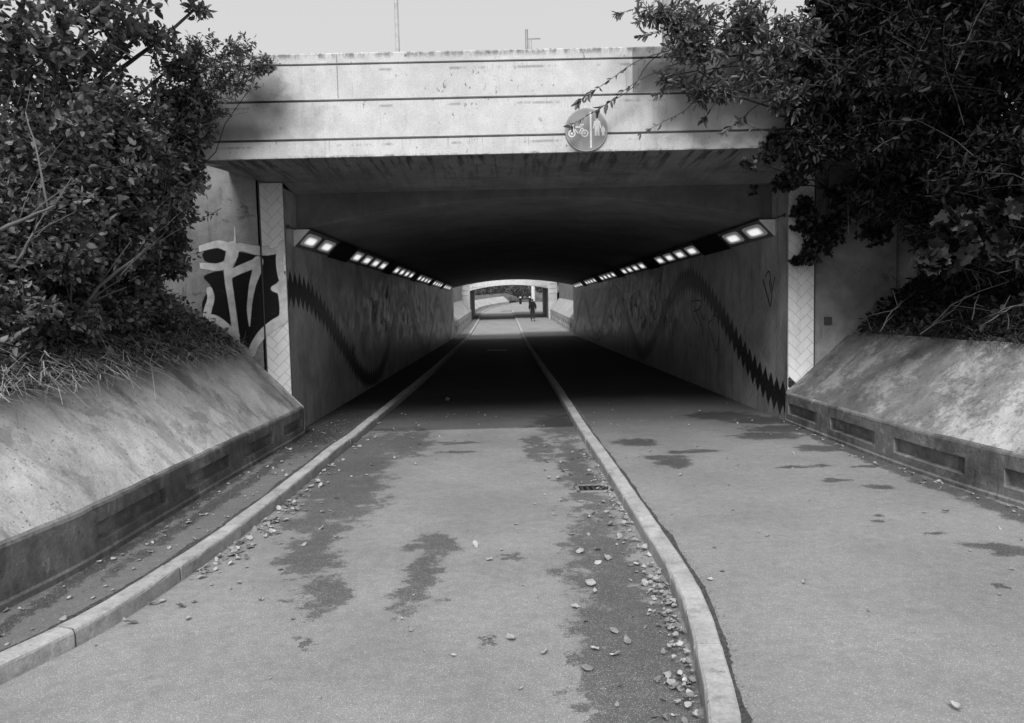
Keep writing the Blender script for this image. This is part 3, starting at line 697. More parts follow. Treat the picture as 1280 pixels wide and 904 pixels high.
for px_, pyb, lab in ((650.6, 379.6, 'dark bollard with pale cap left of the walking person'), (662.3, 381, 'dark bollard with pale cap just above the walking person’s shoulder')):
    Y = 96.; p = GY(px_, pyb, Y); zb = H(Y)-.0
    t_ = empty('bollard', (p.x, Y, zb), lab.replace('’', "'"), 'bollard', 'far bollards on the path')
    m = MB(); m.tube([(p.x, Y, zb-.05), (p.x, Y, zb+.8)], .15, 12); m.build('post', M['black'], t_)
    m = MB(); m.tube([(p.x, Y, zb+.8), (p.x, Y, zb+.9), (p.x, Y, zb+.95)], [.125, .125, .07], 12); m.build('cap', M['white'], t_)

# ------------------------------------------------------------------ tunnel lights
def fixture(y0, y1, side, kind, label):
    x = LW if side < 0 else RW; s = -side; zt_, w = 2.70, .22
    if kind == 'lit':
        t = empty('tunnel_light', (x, y0, zt_), label, 'tunnel light', 'lit tunnel lights along the walls')
        tri = [(x+s*.006, y0, zt_), (x+s*w, y0, zt_), (x+s*.006, y0, zt_-w)]
        m = MB(); m.prism(tri, (0, y1-y0, 0)); m.build('housing', M['housing'], t)
        if y0 < 10.5:
            m = MB(); m.prism([(a, y0-.012, c) for a, b, c in [(x+s*.004, 0, zt_+.003), (x+s*(w+.004), 0, zt_+.003), (x+s*.004, 0, zt_-w-.004)]], (0, .011, 0)); m.build('end_cap', M['white'], t)
        nl = max(2, round((y1-y0)/1.0)); L = (y1-y0)/nl
        nrm = Vector((s, 0, -1)).normalized(); ax = Vector((s, 0, 1)).normalized()
        c0 = Vector((x+s*w/2, 0, zt_-w/2))
        for i in range(nl):
            yc = y0+L*(i+.5); a = L*.36
            rings = []; E_ = []
            for kk, ee in ((1., 0.), (.82, .25), (.62, .62), (.35, 1.)):
                for j in range(20):
                    th = 2*PI*j/20; cx_, cy_ = math.cos(th), math.sin(th); q = .35+.55*(1-kk)
                    u = math.copysign(abs(cx_)**q, cx_)*L*.40*kk; v = math.copysign(abs(cy_)**q, cy_)*.108*kk**1.3-.014*(1-kk)
                    rings.append(c0+Vector((0, yc+u, 0))+ax*v+nrm*(.003+.012*(1-kk))); E_.append(ee)
            rings.append(c0+Vector((0, yc, 0))-ax*.012+nrm*.014); E_.append(1.)
            m = MB(); m.add(rings, [(k*20+j, k*20+(j+1) % 20, (k+1)*20+(j+1) % 20, (k+1)*20+j) for k in range(3) for j in range(20)]+[(60+j, 60+(j+1) % 20, 80) for j in range(20)])
            with_edges(m.build('lamp_lens', M['lens'], t, smooth=True, recalc=False), E_)
    else:
        t = None; w += .02
        tri = [(x+s*.006, y0, zt_+.0), (x+s*w, y0, zt_+.0), (x+s*.006, y0, zt_-w)]
        m = MB(); m.prism(tri, (0, y1-y0, 0)); o = m.build('blanking_panel', M['black'], base=(x, y0, zt_-.1)); tag(o, label, 'cover panel', 'black panels between the tunnel lights')
ordn = ['nearest', 'second', 'third', 'fourth', 'fifth', 'farthest']
for side, nm in ((-1, 'left'), (1, 'right')):
    lit = [(10.14, 12.0), (13.4, 17.3), (18.4, 22.3), (23.4, 27.3), (28.4, 32.3), (33.4, 37.3)] if side < 0 else [(10.2, 12.2), (13.8, 17.7), (19.0, 22.9), (24.2, 28.1), (29.4, 33.3), (34.7, 38.6)]
    for i, (a, b) in enumerate(lit):
        extra = 'two-lamp' if i == 0 else 'four-lamp'
        fixture(a, b, side, 'lit', f'{ordn[i]} {extra} glowing light strip along the top of the {nm} tunnel wall')
        if i < 5: fixture(b+.01, lit[i+1][0]-.01, side, 'dark', f'black panel after the {ordn[i]} light strip on the {nm} tunnel wall')
# thin cable conduit from the first lights
for side in (-1, 1):
    x = LW if side < 0 else RW; s = -side; m = MB(); m.tube([(x+s*.02, 9.78, 2.715), (x+s*.02, 10.32, 2.712)], .008, 6); m.box((x+s*.012-.012, 9.80, 2.69), (x+s*.012+.03, 9.84, 2.735))
    m.build('cable_conduit', M['iron'], wl if side < 0 else wr)

# ------------------------------------------------------------------ the round sign
sc = GY(733, 162, 8.57); sr = .242
t = empty('round_sign', (sc.x, 8.585, sc.z), 'round grey sign with cycle and pedestrian symbols on the white parapet', 'sign')
def disc(r, y0, y1, n=48): return [(sc.x+r*math.cos(2*PI*i/n), y0, sc.z+r*math.sin(2*PI*i/n)) for i in range(n)]
m = MB(); m.prism(disc(sr, 8.575, 0), (0, .022, 0)); m.build('rim', M['metal'], t, bevel=.002)
m = MB(); m.prism(disc(sr*.93, 8.572, 0), (0, .006, 0)); face = m.build('face', M['signgrey'], t)
m = MB()
def flat(poly, mb, y=8.5695): mb.prism([(sc.x+a*sr, y, sc.z+b*sr) for a, b in poly], (0, .003, 0))
def ring(mb, cx, cz, r, w, n=24):
    V = []
    for rr in (r, r-w): V += [(sc.x+(cx+rr*math.cos(2*PI*i/n))*sr, 8.5695, sc.z+(cz+rr*math.sin(2*PI*i/n))*sr) for i in range(n)]
    mb.add(V, [(i, (i+1) % n, n+(i+1) % n, n+i) for i in range(n)])
def bar(mb, a, b, w):
    a, b = Vector(a), Vector(b); d = (b-a).normalized(); n = Vector((-d.y, d.x))*w/2
    flat([a+n, b+n, b-n, a-n], mb, 8.5690)
m.prism([(sc.x+a*sr, 8.5695, sc.z+b*sr) for a, b in [(.165,-.84),(.245,-.84),(.245,.80),(.165,.80)]], (0, .003, 0)); m.build('divider_bar', M['white'], face)
m = MB()
for cx in (-.68, -.08): ring(m, cx, -.17, .175, .06); ring(m, cx, -.17, .06, .055, 10)
for a, b in [((-.68,-.17),(-.55,.12)), ((-.55,.12),(-.20,.12)), ((-.55,.02),(-.36,-.19)), ((-.36,-.19),(-.20,.12)), ((-.36,-.19),(-.08,-.17)), ((-.20,.12),(-.08,-.17)), ((-.65,.20),(-.50,.20)), ((-.58,.2),(-.55,.1)), ((-.22,.22),(-.2,.1)), ((-.30,.22),(-.12,.22))]: bar(m, a, b, .055)
m.build('bicycle_symbol', M['white'], face)
def figure(cx, zb, h):
    m = MB(); u = h
    flat([(cx+.075*u*math.cos(2*PI*i/16), zb+.92*u+.085*u*math.sin(2*PI*i/16)) for i in range(16)], m)
    flat([(cx-.17*u,zb+.80*u),(cx-.08*u,zb+.84*u),(cx+.08*u,zb+.84*u),(cx+.17*u,zb+.80*u),(cx+.24*u,zb+.42*u),(cx+.18*u,zb+.40*u),(cx+.13*u,zb+.62*u),(cx+.13*u,zb+.02*u),(cx+.03*u,zb+.02*u),(cx,zb+.40*u),(cx-.03*u,zb+.02*u),(cx-.13*u,zb+.02*u),(cx-.13*u,zb+.62*u),(cx-.18*u,zb+.40*u),(cx-.24*u,zb+.42*u)], m)
    m.build('pedestrian_symbol', M['white'], face)
figure(.50, -.31, .85); figure(.78, -.31, .46)

# ------------------------------------------------------------------ lamp columns on the road above
for px_, ytop, Y, dk in ((497, -60, 24, 0), (663, -40, 30, 0), (835, -60, 14, 1)):
    p = GY(px_, 60, Y)
    lab = {497: 'thin pale mast rising above the parapet, left of centre', 663: 'slim pale mast with short bracket above the parapet near the middle', 835: 'grey pole behind the leafy branches above the parapet'}[px_]
    t = empty('road_mast', (p.x, Y, 3.9), lab, 'pole')
    m = MB(); m.tube([(p.x, Y, 3.9), (p.x, Y, 12)], [.09, .06] if px_ != 835 else [.12, .10], 10); m.build('shaft', M['mast' if px_ != 835 else 'metal'], t)
    if px_ == 663:
        q = GY(658.5, 60, Y); m = MB(); m.tube([(q.x, Y, 3.9), (q.x, Y, GY(658, 37, Y).z)], .06, 8); z = GY(660, 48.5, Y).z; m.build('short_post', M['metal'], t)
        m = MB(); m.tube([(q.x, Y, z), (q.x+.55, Y, z)], .03, 6); m.build('bracket', M['metal'], t)

# ------------------------------------------------------------------ drain grates
def grate(c, ang, L, W, z, label):
    t = empty('drain_grate', (c[0], c[1], z), label, 'drain'); R_ = Matrix.Rotation(ang, 3, 'Z'); b = Vector((c[0], c[1], z))
    def bx(mb, x0, y0, x1, y1, h0, h1):
        V = [b+R_@Vector(v) for v in [(x0,y0,h0),(x1,y0,h0),(x1,y1,h0),(x0,y1,h0),(x0,y0,h1),(x1,y0,h1),(x1,y1,h1),(x0,y1,h1)]]
        mb.add(V, [(0,3,2,1),(4,5,6,7),(0,1,5,4),(1,2,6,5),(2,3,7,6),(3,0,4,7)])
    m = MB()
    for a in ((-L/2, -W/2, L/2, -W/2+.03), (-L/2, W/2-.03, L/2, W/2), (-L/2, -W/2, -L/2+.03, W/2), (L/2-.03, -W/2, L/2, W/2)): bx(m, *a, 0, .012)
    m.build('frame', M['metal'], t)
    m = MB(); bx(m, -L/2+.03, -W/2+.03, L/2-.03, W/2-.03, 0.001, .004); m.build('sump', M['black'], t)
    for i in range(5):
        u = -L/2+.03+(L-.06)*(i+.5)/5; m = MB(); bx(m, u-.012, -W/2+.03, u+.012, W/2-.03, .004, .009); m.build('grate_bar', M['iron'], t)
g = gxy(742, 611, TR); grate(g, .02, .33, .26, TR, 'small iron drain grate full of leaves beside the middle kerb')
g = gxy(621.5, 438, TR); grate(g, 0, .75, .55, TR, 'pale-edged drain cover inside the dark tunnel track')

# ------------------------------------------------------------------ foliage
def unit(v): return v/np.maximum(np.linalg.norm(v, axis=-1, keepdims=True), 1e-9)
LEAF = {'oval': (np.array([[0,0,0],[.27,.26,.06],[.22,.66,.05],[0,1,-.10],[-.22,.66,.05],[-.27,.26,.06]]), [(0,1,2,3),(0,3,4,5)]),
        'lance': (np.array([[0,0,0],[.16,.30,.04],[.13,.70,.02],[0,1,-.16],[-.13,.70,.02],[-.16,.30,.04]]), [(0,1,2,3),(0,3,4,5)]),
        'lobed': (np.array([[0,0,0],[.30,.0,.03],[.52,.25,.06],[.40,.42,.03],[.46,.72,.0],[.24,.70,.02],[0,1.0,-.12],[-.24,.70,.02],[-.46,.72,0],[-.40,.42,.03],[-.52,.25,.06],[-.30,.0,.03]]), None)}
def leaves(name, pos, tang, size, mat, parent, shape='oval', droop=.5, up=.6, lvpow=1.6, clump=1.2, base=None):
    """one mesh of leaves: each leaf a folded blade at pos pointing along tang"""
    n = len(pos)
    if n == 0: return
    T = unit(tang+rng.normal(0, .55, (n, 3))-np.array([0, 0, droop])*rng.random((n, 1)))
    N = unit(np.array([0, 0, up])+rng.normal(0, .55, (n, 3))); S = unit(np.cross(T, N)); N = np.cross(S, T)
    sz = size*rng.uniform(.35, 1.35, (n, 1, 1))
    tpl, fs = LEAF[shape]
    V = pos[:, None, :]+sz*(tpl[None, :, 0:1]*S[:, None]+tpl[None, :, 1:2]*T[:, None]+tpl[None, :, 2:3]*N[:, None]*rng.uniform(-1, 2.2, (n, 1, 1)))
    if fs is None:
        # fan of the lobed outline about its middle
        c = pos[:, None, :]+sz*.42*T[:, None]; V = np.concatenate([V, c], 1); k = tpl.shape[0]
        fs = [(i, (i+1) % k, k) for i in range(k)]
    lv = rng.random(n)**lvpow
    np_mesh(name, V, fs, mat, parent, lv, base=base)
def bez(a, b, sag=.15, n=7, wob=.05):
    a, b = Vector(a), Vector(b); L = (b-a).length; c = (a+b)/2+Vector((random.uniform(-1,1), random.uniform(-1,1), random.uniform(.2, 1)))*L*sag
    out = []
    for i in range(n):
        t = i/(n-1); p = a*(1-t)**2+c*2*t*(1-t)+b*t*t
        if 0 < i < n-1: p += Vector((random.gauss(0,1), random.gauss(0,1), random.gauss(0,1)))*wob*L*.3
        out.append(p)
    return out
def shrub(name, label, cat, base, lobes, mat, size, shape='oval', twigs=60, per=16, stem_r=.03, group=None, droop=.5, barkm='bark', keep=None, twl=.45, leafname='foliage', minx=None, up=.6, sprays=()):
    """lobes: (centre, radii); limbs from the base to every lobe, twigs from the limbs through the lobe, leaves along twigs"""
    t = empty(name, base, label, cat, group); st = MB(); PP, TT = [], []
    st.tube([Vector(base)-Vector((0, 0, .3)), Vector(base)+Vector((0, 0, .25))], [stem_r*1.4, stem_r*1.1], 8)
    for lb in lobes:
        c = Vector(lb[0]); rad = lb[1] if hasattr(lb[1], '__len__') else (lb[1],)*3; k = lb[2] if len(lb) > 2 else 1.
        limb = bez(base, c, .12, 9, .06); R0 = stem_r*random.uniform(.6, 1.); st.tube(limb, list(np.linspace(R0, R0*.3, 9)), 7)
        for i in range(int(twigs*k)):
            d = Vector((random.gauss(0,1), random.gauss(0,1), random.gauss(0,1))).normalized(); r = random.random()**.45
            e = c+Vector((d.x*rad[0], d.y*rad[1], d.z*rad[2]))*r
            s = e-(d+Vector((random.gauss(0,.5), random.gauss(0,.5), .5))).normalized()*twl*random.uniform(.6, 1.3)*max(.4, min(rad)/.6)
            if keep and not keep(e): continue
            tw = bez(s, e, .12, 5, .04)
            if i % 3 == 0: st.tube(tw, [.006, .0052, .0045, .0035, .002], 4, cap=False)
            A = np.array([tuple(p) for p in tw]); n = per
            q = rng.uniform(.1, 1, n)*4; j = np.minimum(q.astype(int), 3); fr_ = (q-j)[:, None]
            pos = A[j]*(1-fr_)+A[j+1]*fr_; tg = unit(A[j+1]-A[j])
            side = unit(np.cross(tg, rng.normal(0, 1, (n, 3))))
            PP.append(pos+side*size*.2); TT.append(tg*.6+side)
    for pl, cnt in sprays:          # long arching shoots with leaves set alternately on both sides
        A = [Vector(p) for p in pl]; L = []
        for i in range(len(A)-1):
            a_, b_, c_, d_ = A[max(i-1, 0)], A[i], A[i+1], A[min(i+2, len(A)-1)]
            for k in range(6):
                u = k/6; L.append(.5*((2*b_)+(c_-a_)*u+(2*a_-5*b_+4*c_-d_)*u*u+(3*b_-a_-3*c_+d_)*u**3))
        L.append(A[-1]); st.tube(L, list(np.linspace(.0065, .002, len(L))), 5)
        for i in range(int(cnt*1.9)):
            q = (len(L)-1.001)*(1-random.random()**1.6*.55); j = int(q); p = L[j].lerp(L[j+1], q-j); tg = (L[j+1]-L[j]).normalized()
            sd_ = Vector((tg.z, 0, -tg.x))*(1 if i % 2 else -1)
            PP.append(np.array([tuple(p)])); TT.append(np.array([tuple(tg*.9+sd_*.7+Vector((0, random.uniform(-.5,.1), -.5)))])*1.6)
    st.build('stems', M[barkm], t, smooth=True, recalc=False)
    if PP:
        PP = np.concatenate(PP); TT = np.concatenate(TT)
        if keep:
            ok = np.array([keep(p) for p in PP]); PP, TT = PP[ok], TT[ok]
        leaves(leafname, PP, TT, size, mat, t, shape, droop, up)
    return t
W = lambda px, py, y: GY(px, py, y)
def not_path_left(p): return p[0] < -2.35-(.0)  and p[2] > .6
# left bank
shrub('leafy_shrub', 'big dense mid-grey shrub filling the left bank above the plinth', 'shrub', (-4.7, 6.9, 1.5),
      [(W(60,190,6.6),.85,1.4),(W(150,175,7.4),.66,.9),(W(185,235,7.8),.6,1.),(W(40,285,6.0),.6,1.),(W(125,285,7.1),.6,1.),(W(190,300,8.1),.38,.9),(W(215,210,8.3),.4,.8),(W(100,125,7.2),.62,.8),(W(225,150,8.2),.4,.8),(W(-40,220,6.2),.8,1),(W(-40,330,5.8),.5,.8)],
      M['leafA'], .066, twigs=290, per=21, keep=lambda p: p[1] < 9.6 or p[2] > 3.9)
shrub('small_leaved_bush', 'fine-leaved bush tip hanging over the left end of the white parapet', 'bush', (-4.4, 8.1, 1.7),
      [(W(285,90,8.15),(.36,.25,.30),.9),(W(328,80,8.2),(.24,.2,.14),.4),(W(300,60,8.2),(.2,.2,.14),.3),(W(245,110,8.1),.36,1.),(W(250,60,8.1),(.3,.3,.2),.5),(W(258,140,8.2),(.25,.2,.2),.5),(W(215,110,8.1),.4,.8)],
      M['leafC'], .055, 'lance', twigs=85, per=14, stem_r=.016, twl=.35)
shrub('overhanging_tree', 'tree with broad leaves against the sky at the top left corner', 'tree', (-5.6, 7.2, 1.9),
      [(W(30,20,6.4),.6,.9),(W(110,-10,6.8),.6,.9),(W(180,35,7.5),(.45,.4,.28),.55),(W(225,75,7.9),(.3,.3,.25),.4),(W(60,-110,6.8),.9,1.3),(W(150,-110,7.2),.7,.8),(W(-40,60,6.3),.7,.9),(W(245,10,7.8),(.25,.2,.18),.12),(W(205,-40,7.6),.4,.4),(W(90,60,7.4),(.6,.5,.25),.6)],
      M['leafA'], .085, twigs=55, per=14, stem_r=.05, twl=.55)
shrub('thicket', 'dark low thicket of ivy and nettles along the foot of the left bank', 'thicket', (-4.6, 7.6, 1.2),
      [(W(20,385,5.7),(.4,.4,.22),1.),(W(80,400,6.3),(.4,.4,.2),1.),(W(140,390,7.2),(.4,.4,.22),1.),(W(182,378,7.8),(.3,.4,.22),1.),(W(208,395,8.3),(.2,.4,.16),.7),(W(212,320,8.6),(.22,.3,.28),.8),(W(160,330,7.8),.4,1.),(W(90,340,6.9),.4,1.),(W(-30,400,5.4),.4,.8)],
      M['leafA'], .062, twigs=120, per=16, stem_r=.02, barkm='twig', droop=.2)
shrub('back_hedge', 'deep dark hedge on top of the left bank behind the shrubs', 'hedge', (-8, 9, 3.0),
      [((-6.2+.0,9.2,3.0),(1.2,1.,1.0)),((-8,8.2,3.2),(1.4,1.2,1.2)),((-10,8,3.4),(1.5,1.4,1.4)),((-7,10,3.6),(1.4,.9,.6)),((-5.4,8.8,2.2),(.7,.6,.8)),((-12,7,3.5),(1.6,1.6,1.4)),((-4.9,9.2,3.4),(.7,.4,.7))],
      M['leafB'], .12, twigs=230, per=18, stem_r=.06, twl=.7, keep=lambda p: (p[1] < 9.6 or p[2] > 3.95) and p[2] < 3.75)
# a few bare pale stems leaning in the left shrubs
for i, (a, b, ya, yb, r) in enumerate([((68,425),(188,305),6.2,6.9,.022),((80,428),(92,330),6.5,6.6,.016),((0,288),(68,257),5.3,5.4,.016),((180,275),(245,225),7.2,7.9,.008),((160,330),(230,262),7.0,7.6,.007),((20,330),(62,260),5.4,5.6,.012),((60,260),(32,140),5.6,5.9,.01),((150,345),(196,300),6.6,7.0,.008),((215,170),(310,140),7.9,8.3,.005),((210,185),(272,160),7.9,8.2,.004)]):
    m = MB(); A, B = W(*a, ya), W(*b, yb); pts = bez(A, B, .05, 7, .03)
    m.tube(pts, list(np.linspace(r, r*.45, 7)), 7)
    for k in range(3):
        q = pts[random.randint(2, 6)]; e = q+Vector((random.uniform(-.05,.3), random.uniform(-.1,.2), random.uniform(.1,.4))); m.tube(bez(q, e, .1, 4, .03), [r*.35, r*.3, r*.22, r*.12], 5)
    o = m.build('bare_stem', M['twig'], smooth=True, base=A)
    labs = ['thickest bare pale stem, leaning right through the left thicket', 'short upright bare stem beside the thick leaning stem', 'pale bare branch crossing the left edge of the picture', 'thin bare twig pointing at the left wing wall', 'thin bare twig in the left shrub left of the graffiti', 'slender bare stem near the left edge above the plinth', 'dark slender stem curving up at the far left', 'thin bare twig in the middle of the left shrub', 'fine bare twig crossing the left end of the white parapet', 'fine short twig below the one crossing the parapet end']
    tag(o, labs[i], 'stem')
# right bank
kR = lambda p: (p[1] < 9.6 or p[2] > 3.95) and p[0] > 2.2
shrub('dark_tree', 'huge dark tree crown filling the upper right above the right plinth', 'tree', (6.6, 8.4, 1.9),
      [(W(1060,90,8.2),.65,1.2),(W(1020,150,8.3),(.35,.3,.6),1.),(W(1130,140,8.0),.8,1.4),(W(1110,235,8.5),(.5,.5,.4),1.),(W(1200,70,7.4),.8,1.3),(W(1240,200,7.4),.7,1.2),(W(1180,270,8.2),.45,1.),(W(1150,10,7.9),.8,1.2),(W(1275,20,6.9),.8,1.),(W(1060,10,8.2),.55,1.),(W(1320,150,7.),.8,1.),(W(1100,-90,8),.9,1.),(W(1260,-110,7),1.,1.),(W(1300,300,7.2),.6,1.),(W(1180,190,8.2),.6,1.2),(W(1240,330,8.2),.5,1.)],
      M['leafB'], .085, 'lance', twigs=330, per=22, stem_r=.09, keep=kR, twl=.55)
shrub('back_hedge', 'black hedge deep behind the tree on the right bank', 'hedge', (9.2, 9, 3.0),
      [((7.4,9.2,3.0),(1.2,.9,1.3)),((9,8.6,3.4),(1.5,1.2,1.5)),((11,8,3.6),(1.6,1.4,1.6)),((6.2,9.0,2.6),(.8,.5,.9)),((13,7,4),(1.8,1.6,1.8)),((7,9.8,4.4),(1.6,1.,.9)),((10,8.5,5.2),(2,1.2,1.2)),((6.2,9.0,1.8),(.6,.4,.5)),((7.8,8.4,2.1),(1.,.8,.7))],
      M['leafB'], .12, twigs=230, per=18, stem_r=.06, twl=.7, keep=lambda p: (p[1] < 9.6 or p[2] > 3.95))
shrub('arching_branches', 'pale willowy branches arching over the right half of the white parapet and the sign', 'branch', (5.6, 8.0, 3.2),
      [(W(930,30,8.1),(.5,.3,.30),1.),(W(870,55,8.1),(.4,.25,.25),.8),(W(960,90,8.2),(.35,.25,.3),.9),(W(890,110,8.25),(.4,.2,.2),.5),(W(1000,50,8.1),(.4,.3,.35),1.),(W(835,95,8.25),(.22,.12,.12),.10),(W(820,15,8.1),(.35,.2,.15),.25),(W(940,-40,8.1),(.6,.3,.3),1.),(W(990,120,8.2),(.3,.2,.25),.8),(W(855,25,8.1),(.4,.3,.25),.6)],
      M['leafC'], .085, 'lance', twigs=95, per=13, stem_r=.022, twl=.45, keep=lambda p: p[1] < 8.56 or p[2] > 4.6,
      sprays=[([W(*a, y_) for a in pts], n_) for pts, y_, n_ in [
       ([(930,20),(860,55),(800,75),(765,98),(722,128)], 8.3, 20), ([(900,60),(850,78),(800,100),(765,125),(745,140)], 8.35, 14), ([(860,40),(812,78),(790,110),(750,135),(712,158)], 8.42, 15),
       ([(960,80),(900,85),(862,95),(820,118)], 8.3, 20), ([(905,70),(880,105),(860,135),(830,152),(800,168)], 8.4, 9), ([(990,120),(950,130),(925,150),(905,165)], 8.4, 10),
       ([(900,-20),(850,5),(800,10),(770,18)], 8.2, 14), ([(880,10),(840,35),(800,45)], 8.2, 12), ([(980,90),(930,100),(895,128),(880,150)], 8.4, 12), ([(1000,60),(940,70),(890,90),(850,110)], 8.3, 18), ([(1010,150),(975,165),(945,160),(925,150)], 8.4, 8)]])
shrub('ivy', 'ragged dark ivy hanging down the right tiled pilaster', 'ivy', (4.1, 9.5, 3.0),
      [(W(1000,200,8.5),(.25,.12,.25),1.),(W(985,225,8.8),(.22,.3,.14),.6),(W(1005,270,9.5),(.16,.12,.28),1.),(W(1012,315,9.55),(.14,.1,.2),.8),(W(1035,290,9.5),(.3,.12,.3),1.),(W(960,195,8.5),(.22,.08,.07),.22),(W(1060,250,9.4),(.3,.2,.3),1.),(W(940,235,9.3),(.08,.1,.12),.06),(W(995,325,9.6),(.08,.05,.05),.2),(W(930,205,8.5),(.1,.06,.05),.08),(W(970,180,8.5),(.2,.08,.15),.6),(W(1095,290,9.4),(.25,.2,.2),.6)],
      M['leafE'], .05, 'lobed', twigs=80, per=12, stem_r=.012, twl=.25, keep=lambda p: p[1] < 9.68, up=-.2)
shrub('maple_sapling', 'large-lobed pale leaves of a sapling hanging at the right edge above the plinth', 'sapling', (6.2, 7.4, 1.4),
      [(W(1190,285,6.9),(.34,.2,.2),1.),(W(1225,310,6.8),(.24,.2,.14),.7),(W(1170,325,6.9),(.2,.15,.14),.6),(W(1245,260,6.7),(.2,.2,.1),.4)],
      M['leafD'], .115, 'lobed', twigs=22, per=7, stem_r=.012, twl=.3, droop=.9, up=-.3)
# dead twigs on the right plinth top
labs = ['longest dead twig arching over the right plinth edge', 'dead twig rising from the right plinth edge toward the dark tree', 'forked dead twig lying by the right wing wall', 'thin dead twig leaning across the right plinth top', 'low dead twig at the right edge above the plinth']
for i, (a, b, ya, yb, r) in enumerate([((1165,405),(1262,352),7.5,7.2,.006),((1215,400),(1222,345),7.3,7.5,.006),((1100,415),(1135,372),8.4,8.6,.006),((1150,418),(1215,360),7.4,7.8,.005),((1230,405),(1280,380),6.9,6.8,.006)]):
    m = MB(); A, B = W(*a, ya), W(*b, yb); pts = bez(A, B, .15, 7, .05); m.tube(pts, list(np.linspace(r, r*.5, 7)), 6)
    for k in range(5): q = pts[random.randint(1, 6)]; m.tube(bez(q, q+Vector((random.uniform(-.3,.35), random.uniform(-.2,.2), random.uniform(-.1,.25))), .1, 4, .03), [r*.6, r*.5, r*.4, r*.2], 5)
    tag(m.build('dead_twig', M['twig'], smooth=True, base=A), labs[i], 'twig')
m = MB(); A = GZ(1116, 391, 1.36); B = GZ(1135, 400, 1.33); m.tube([A, B], .014, 10); tag(m.build('plastic_tube', M['white'], base=A), 'short white plastic tube lying on the soil by the right wing wall', 'litter')

# ------------------------------------------------------------------ dry stalks along the plinth tops
def stalks(name, label, pts, n, L, spread, zup, mt='straw'):
    P = np.array(pts); idx = rng.integers(0, len(P), n); c = P[idx]+rng.normal(0, 1, (n, 3))*np.array(spread)
    c[:, 2] = P[idx][:, 2]+np.abs(rng.normal(0, 1, n))*spread[2]
    d = unit(rng.normal(0, 1, (n, 3))*np.array([.5, 1, zup])); ln = L*rng.uniform(.3, 1.2, (n, 1)); w = rng.uniform(.0015, .0042, (n, 1))
    s = unit(np.cross(d, np.array([0., 0, 1]))); mid = c+d*ln*.5+rng.normal(0, .015, (n, 3)); e = c+d*ln+np.array([0, 0, -.3])*ln*rng.random((n, 1)); 
    h = np.array([0, 0, 1.])
    V = np.stack([c-s*w, c+s*w, mid+s*w+h*w, mid-s*w+h*w, e+s*w*.4, e-s*w*.4], 1)
    o = np_mesh(name, V, [(0,1,2,3),(3,2,4,5)], M[mt], None, rng.random(n)**1.5, base=tuple(P[len(P)//2])); return tag(o, label, 'dry grass', kind='stuff')
stalks('dry_grass', 'pale dry grass stalks heaped along the top of the left plinth', [(LBf(y)-.74-d, y, 1.10+.7*d) for y in np.arange(2.5, 9.5, .08) for d in (.0, .08, .2, .4)], 15000, .42, (.06, .10, .045), .07)
stalks('dry_grass', 'dark dry stalks matted along the top of the right plinth', [(RBf(y)+.90+d, y, 1.17+.7*d) for y in np.arange(3.5, 9.5, .08) for d in (.0, .1, .3)], 5200, .28, (.06, .08, .03), .2, 'straw_d')
# ground cover on the banks
for side, lb in ((-1, 'low ivy and nettle leaves covering the left bank soil'), (1, 'low ivy leaves covering the right bank soil')):
    n = 26000; y = rng.uniform(2.5, 9.6, n); d = rng.random(n)**1.3*4.5+.08
    x0 = np.array([(LBf(a)-.66) if side < 0 else (RBf(a)+.83) for a in y]); x = x0+side*d; z = np.minimum((1.02 if side < 0 else 1.1)+.85*d, 3.9)+rng.random(n)*.16
    leaves('ground_cover', np.stack([x, y, z], 1), rng.normal(0, 1, (n, 3)), .075, M['leafA' if side < 0 else 'leafB'], None, 'oval', .2, 1.2, base=(float(x[0]), float(y[0]), float(z[0])))
    tag(bpy.context.scene.collection.objects[-1] if False else [o for o in col.objects if o.name.startswith('ground_cover')][-1], lb, 'ground cover', kind='stuff')

# ------------------------------------------------------------------ far trees and bushes beyond the second bridge
far = [('low bush on the bank at the left of the far opening', 596, 368, 97, .9), ('low bush just right of the leftmost far bush', 603, 370, 98, .7), ('low pale bush at the right end of the far sloping wall', 634, 370, 103, 1.), ('round pale bush nearest the left far pilaster', 598, 366, 99, 1.0), ('dark rounded bush above the left half of the far sloping wall', 606, 365, 101, 1.1), ('small dark conifer-like bush above the far sloping wall', 618, 366, 103, 1.0), ('tall grey tree behind the far sloping wall', 612, 354, 112, 2.2), ('grey tree at the centre of the far opening', 630, 358, 112, 1.8), ('wide dark bush right of centre in the far opening', 644, 363, 104, 1.3), ('pale shrub right of the wide dark bush', 655, 364, 108, 1.2), ('dark hanging tree beside the round pillar', 681, 358, 104, 1.2), ('tall tree behind the round pillar', 664, 350, 122, 2.6), ('tall far tree left of the pillar', 640, 346, 122, 3.), ('tall far tree at the left of the opening', 598, 348, 118, 3.)]
for i, (lab, px_, py_, Y, r) in enumerate(far):
    c = W(px_, py_, Y); base = (c.x+random.uniform(-.3, .3), Y, H(min(Y, 109))+max(0, Y-104)*.11+.2)
    lb = [(c, (r*.8, r*.7, r*.8)), (c+Vector((r*.6, 0, -r*.35)), (r*.5,)*3), (c+Vector((-r*.6, -.2, -r*.3)), (r*.5,)*3), (c+Vector((r*.1, .3, r*.6)), (r*.45,)*3)]
    shrub('far_tree', lab+', seen through the tunnel', 'tree', base, lb, M['leafF' if i not in (4, 5, 8, 10) else 'leafA'], .16, twigs=110, per=16, stem_r=.07, twl=.6, group='trees beyond the second bridge')
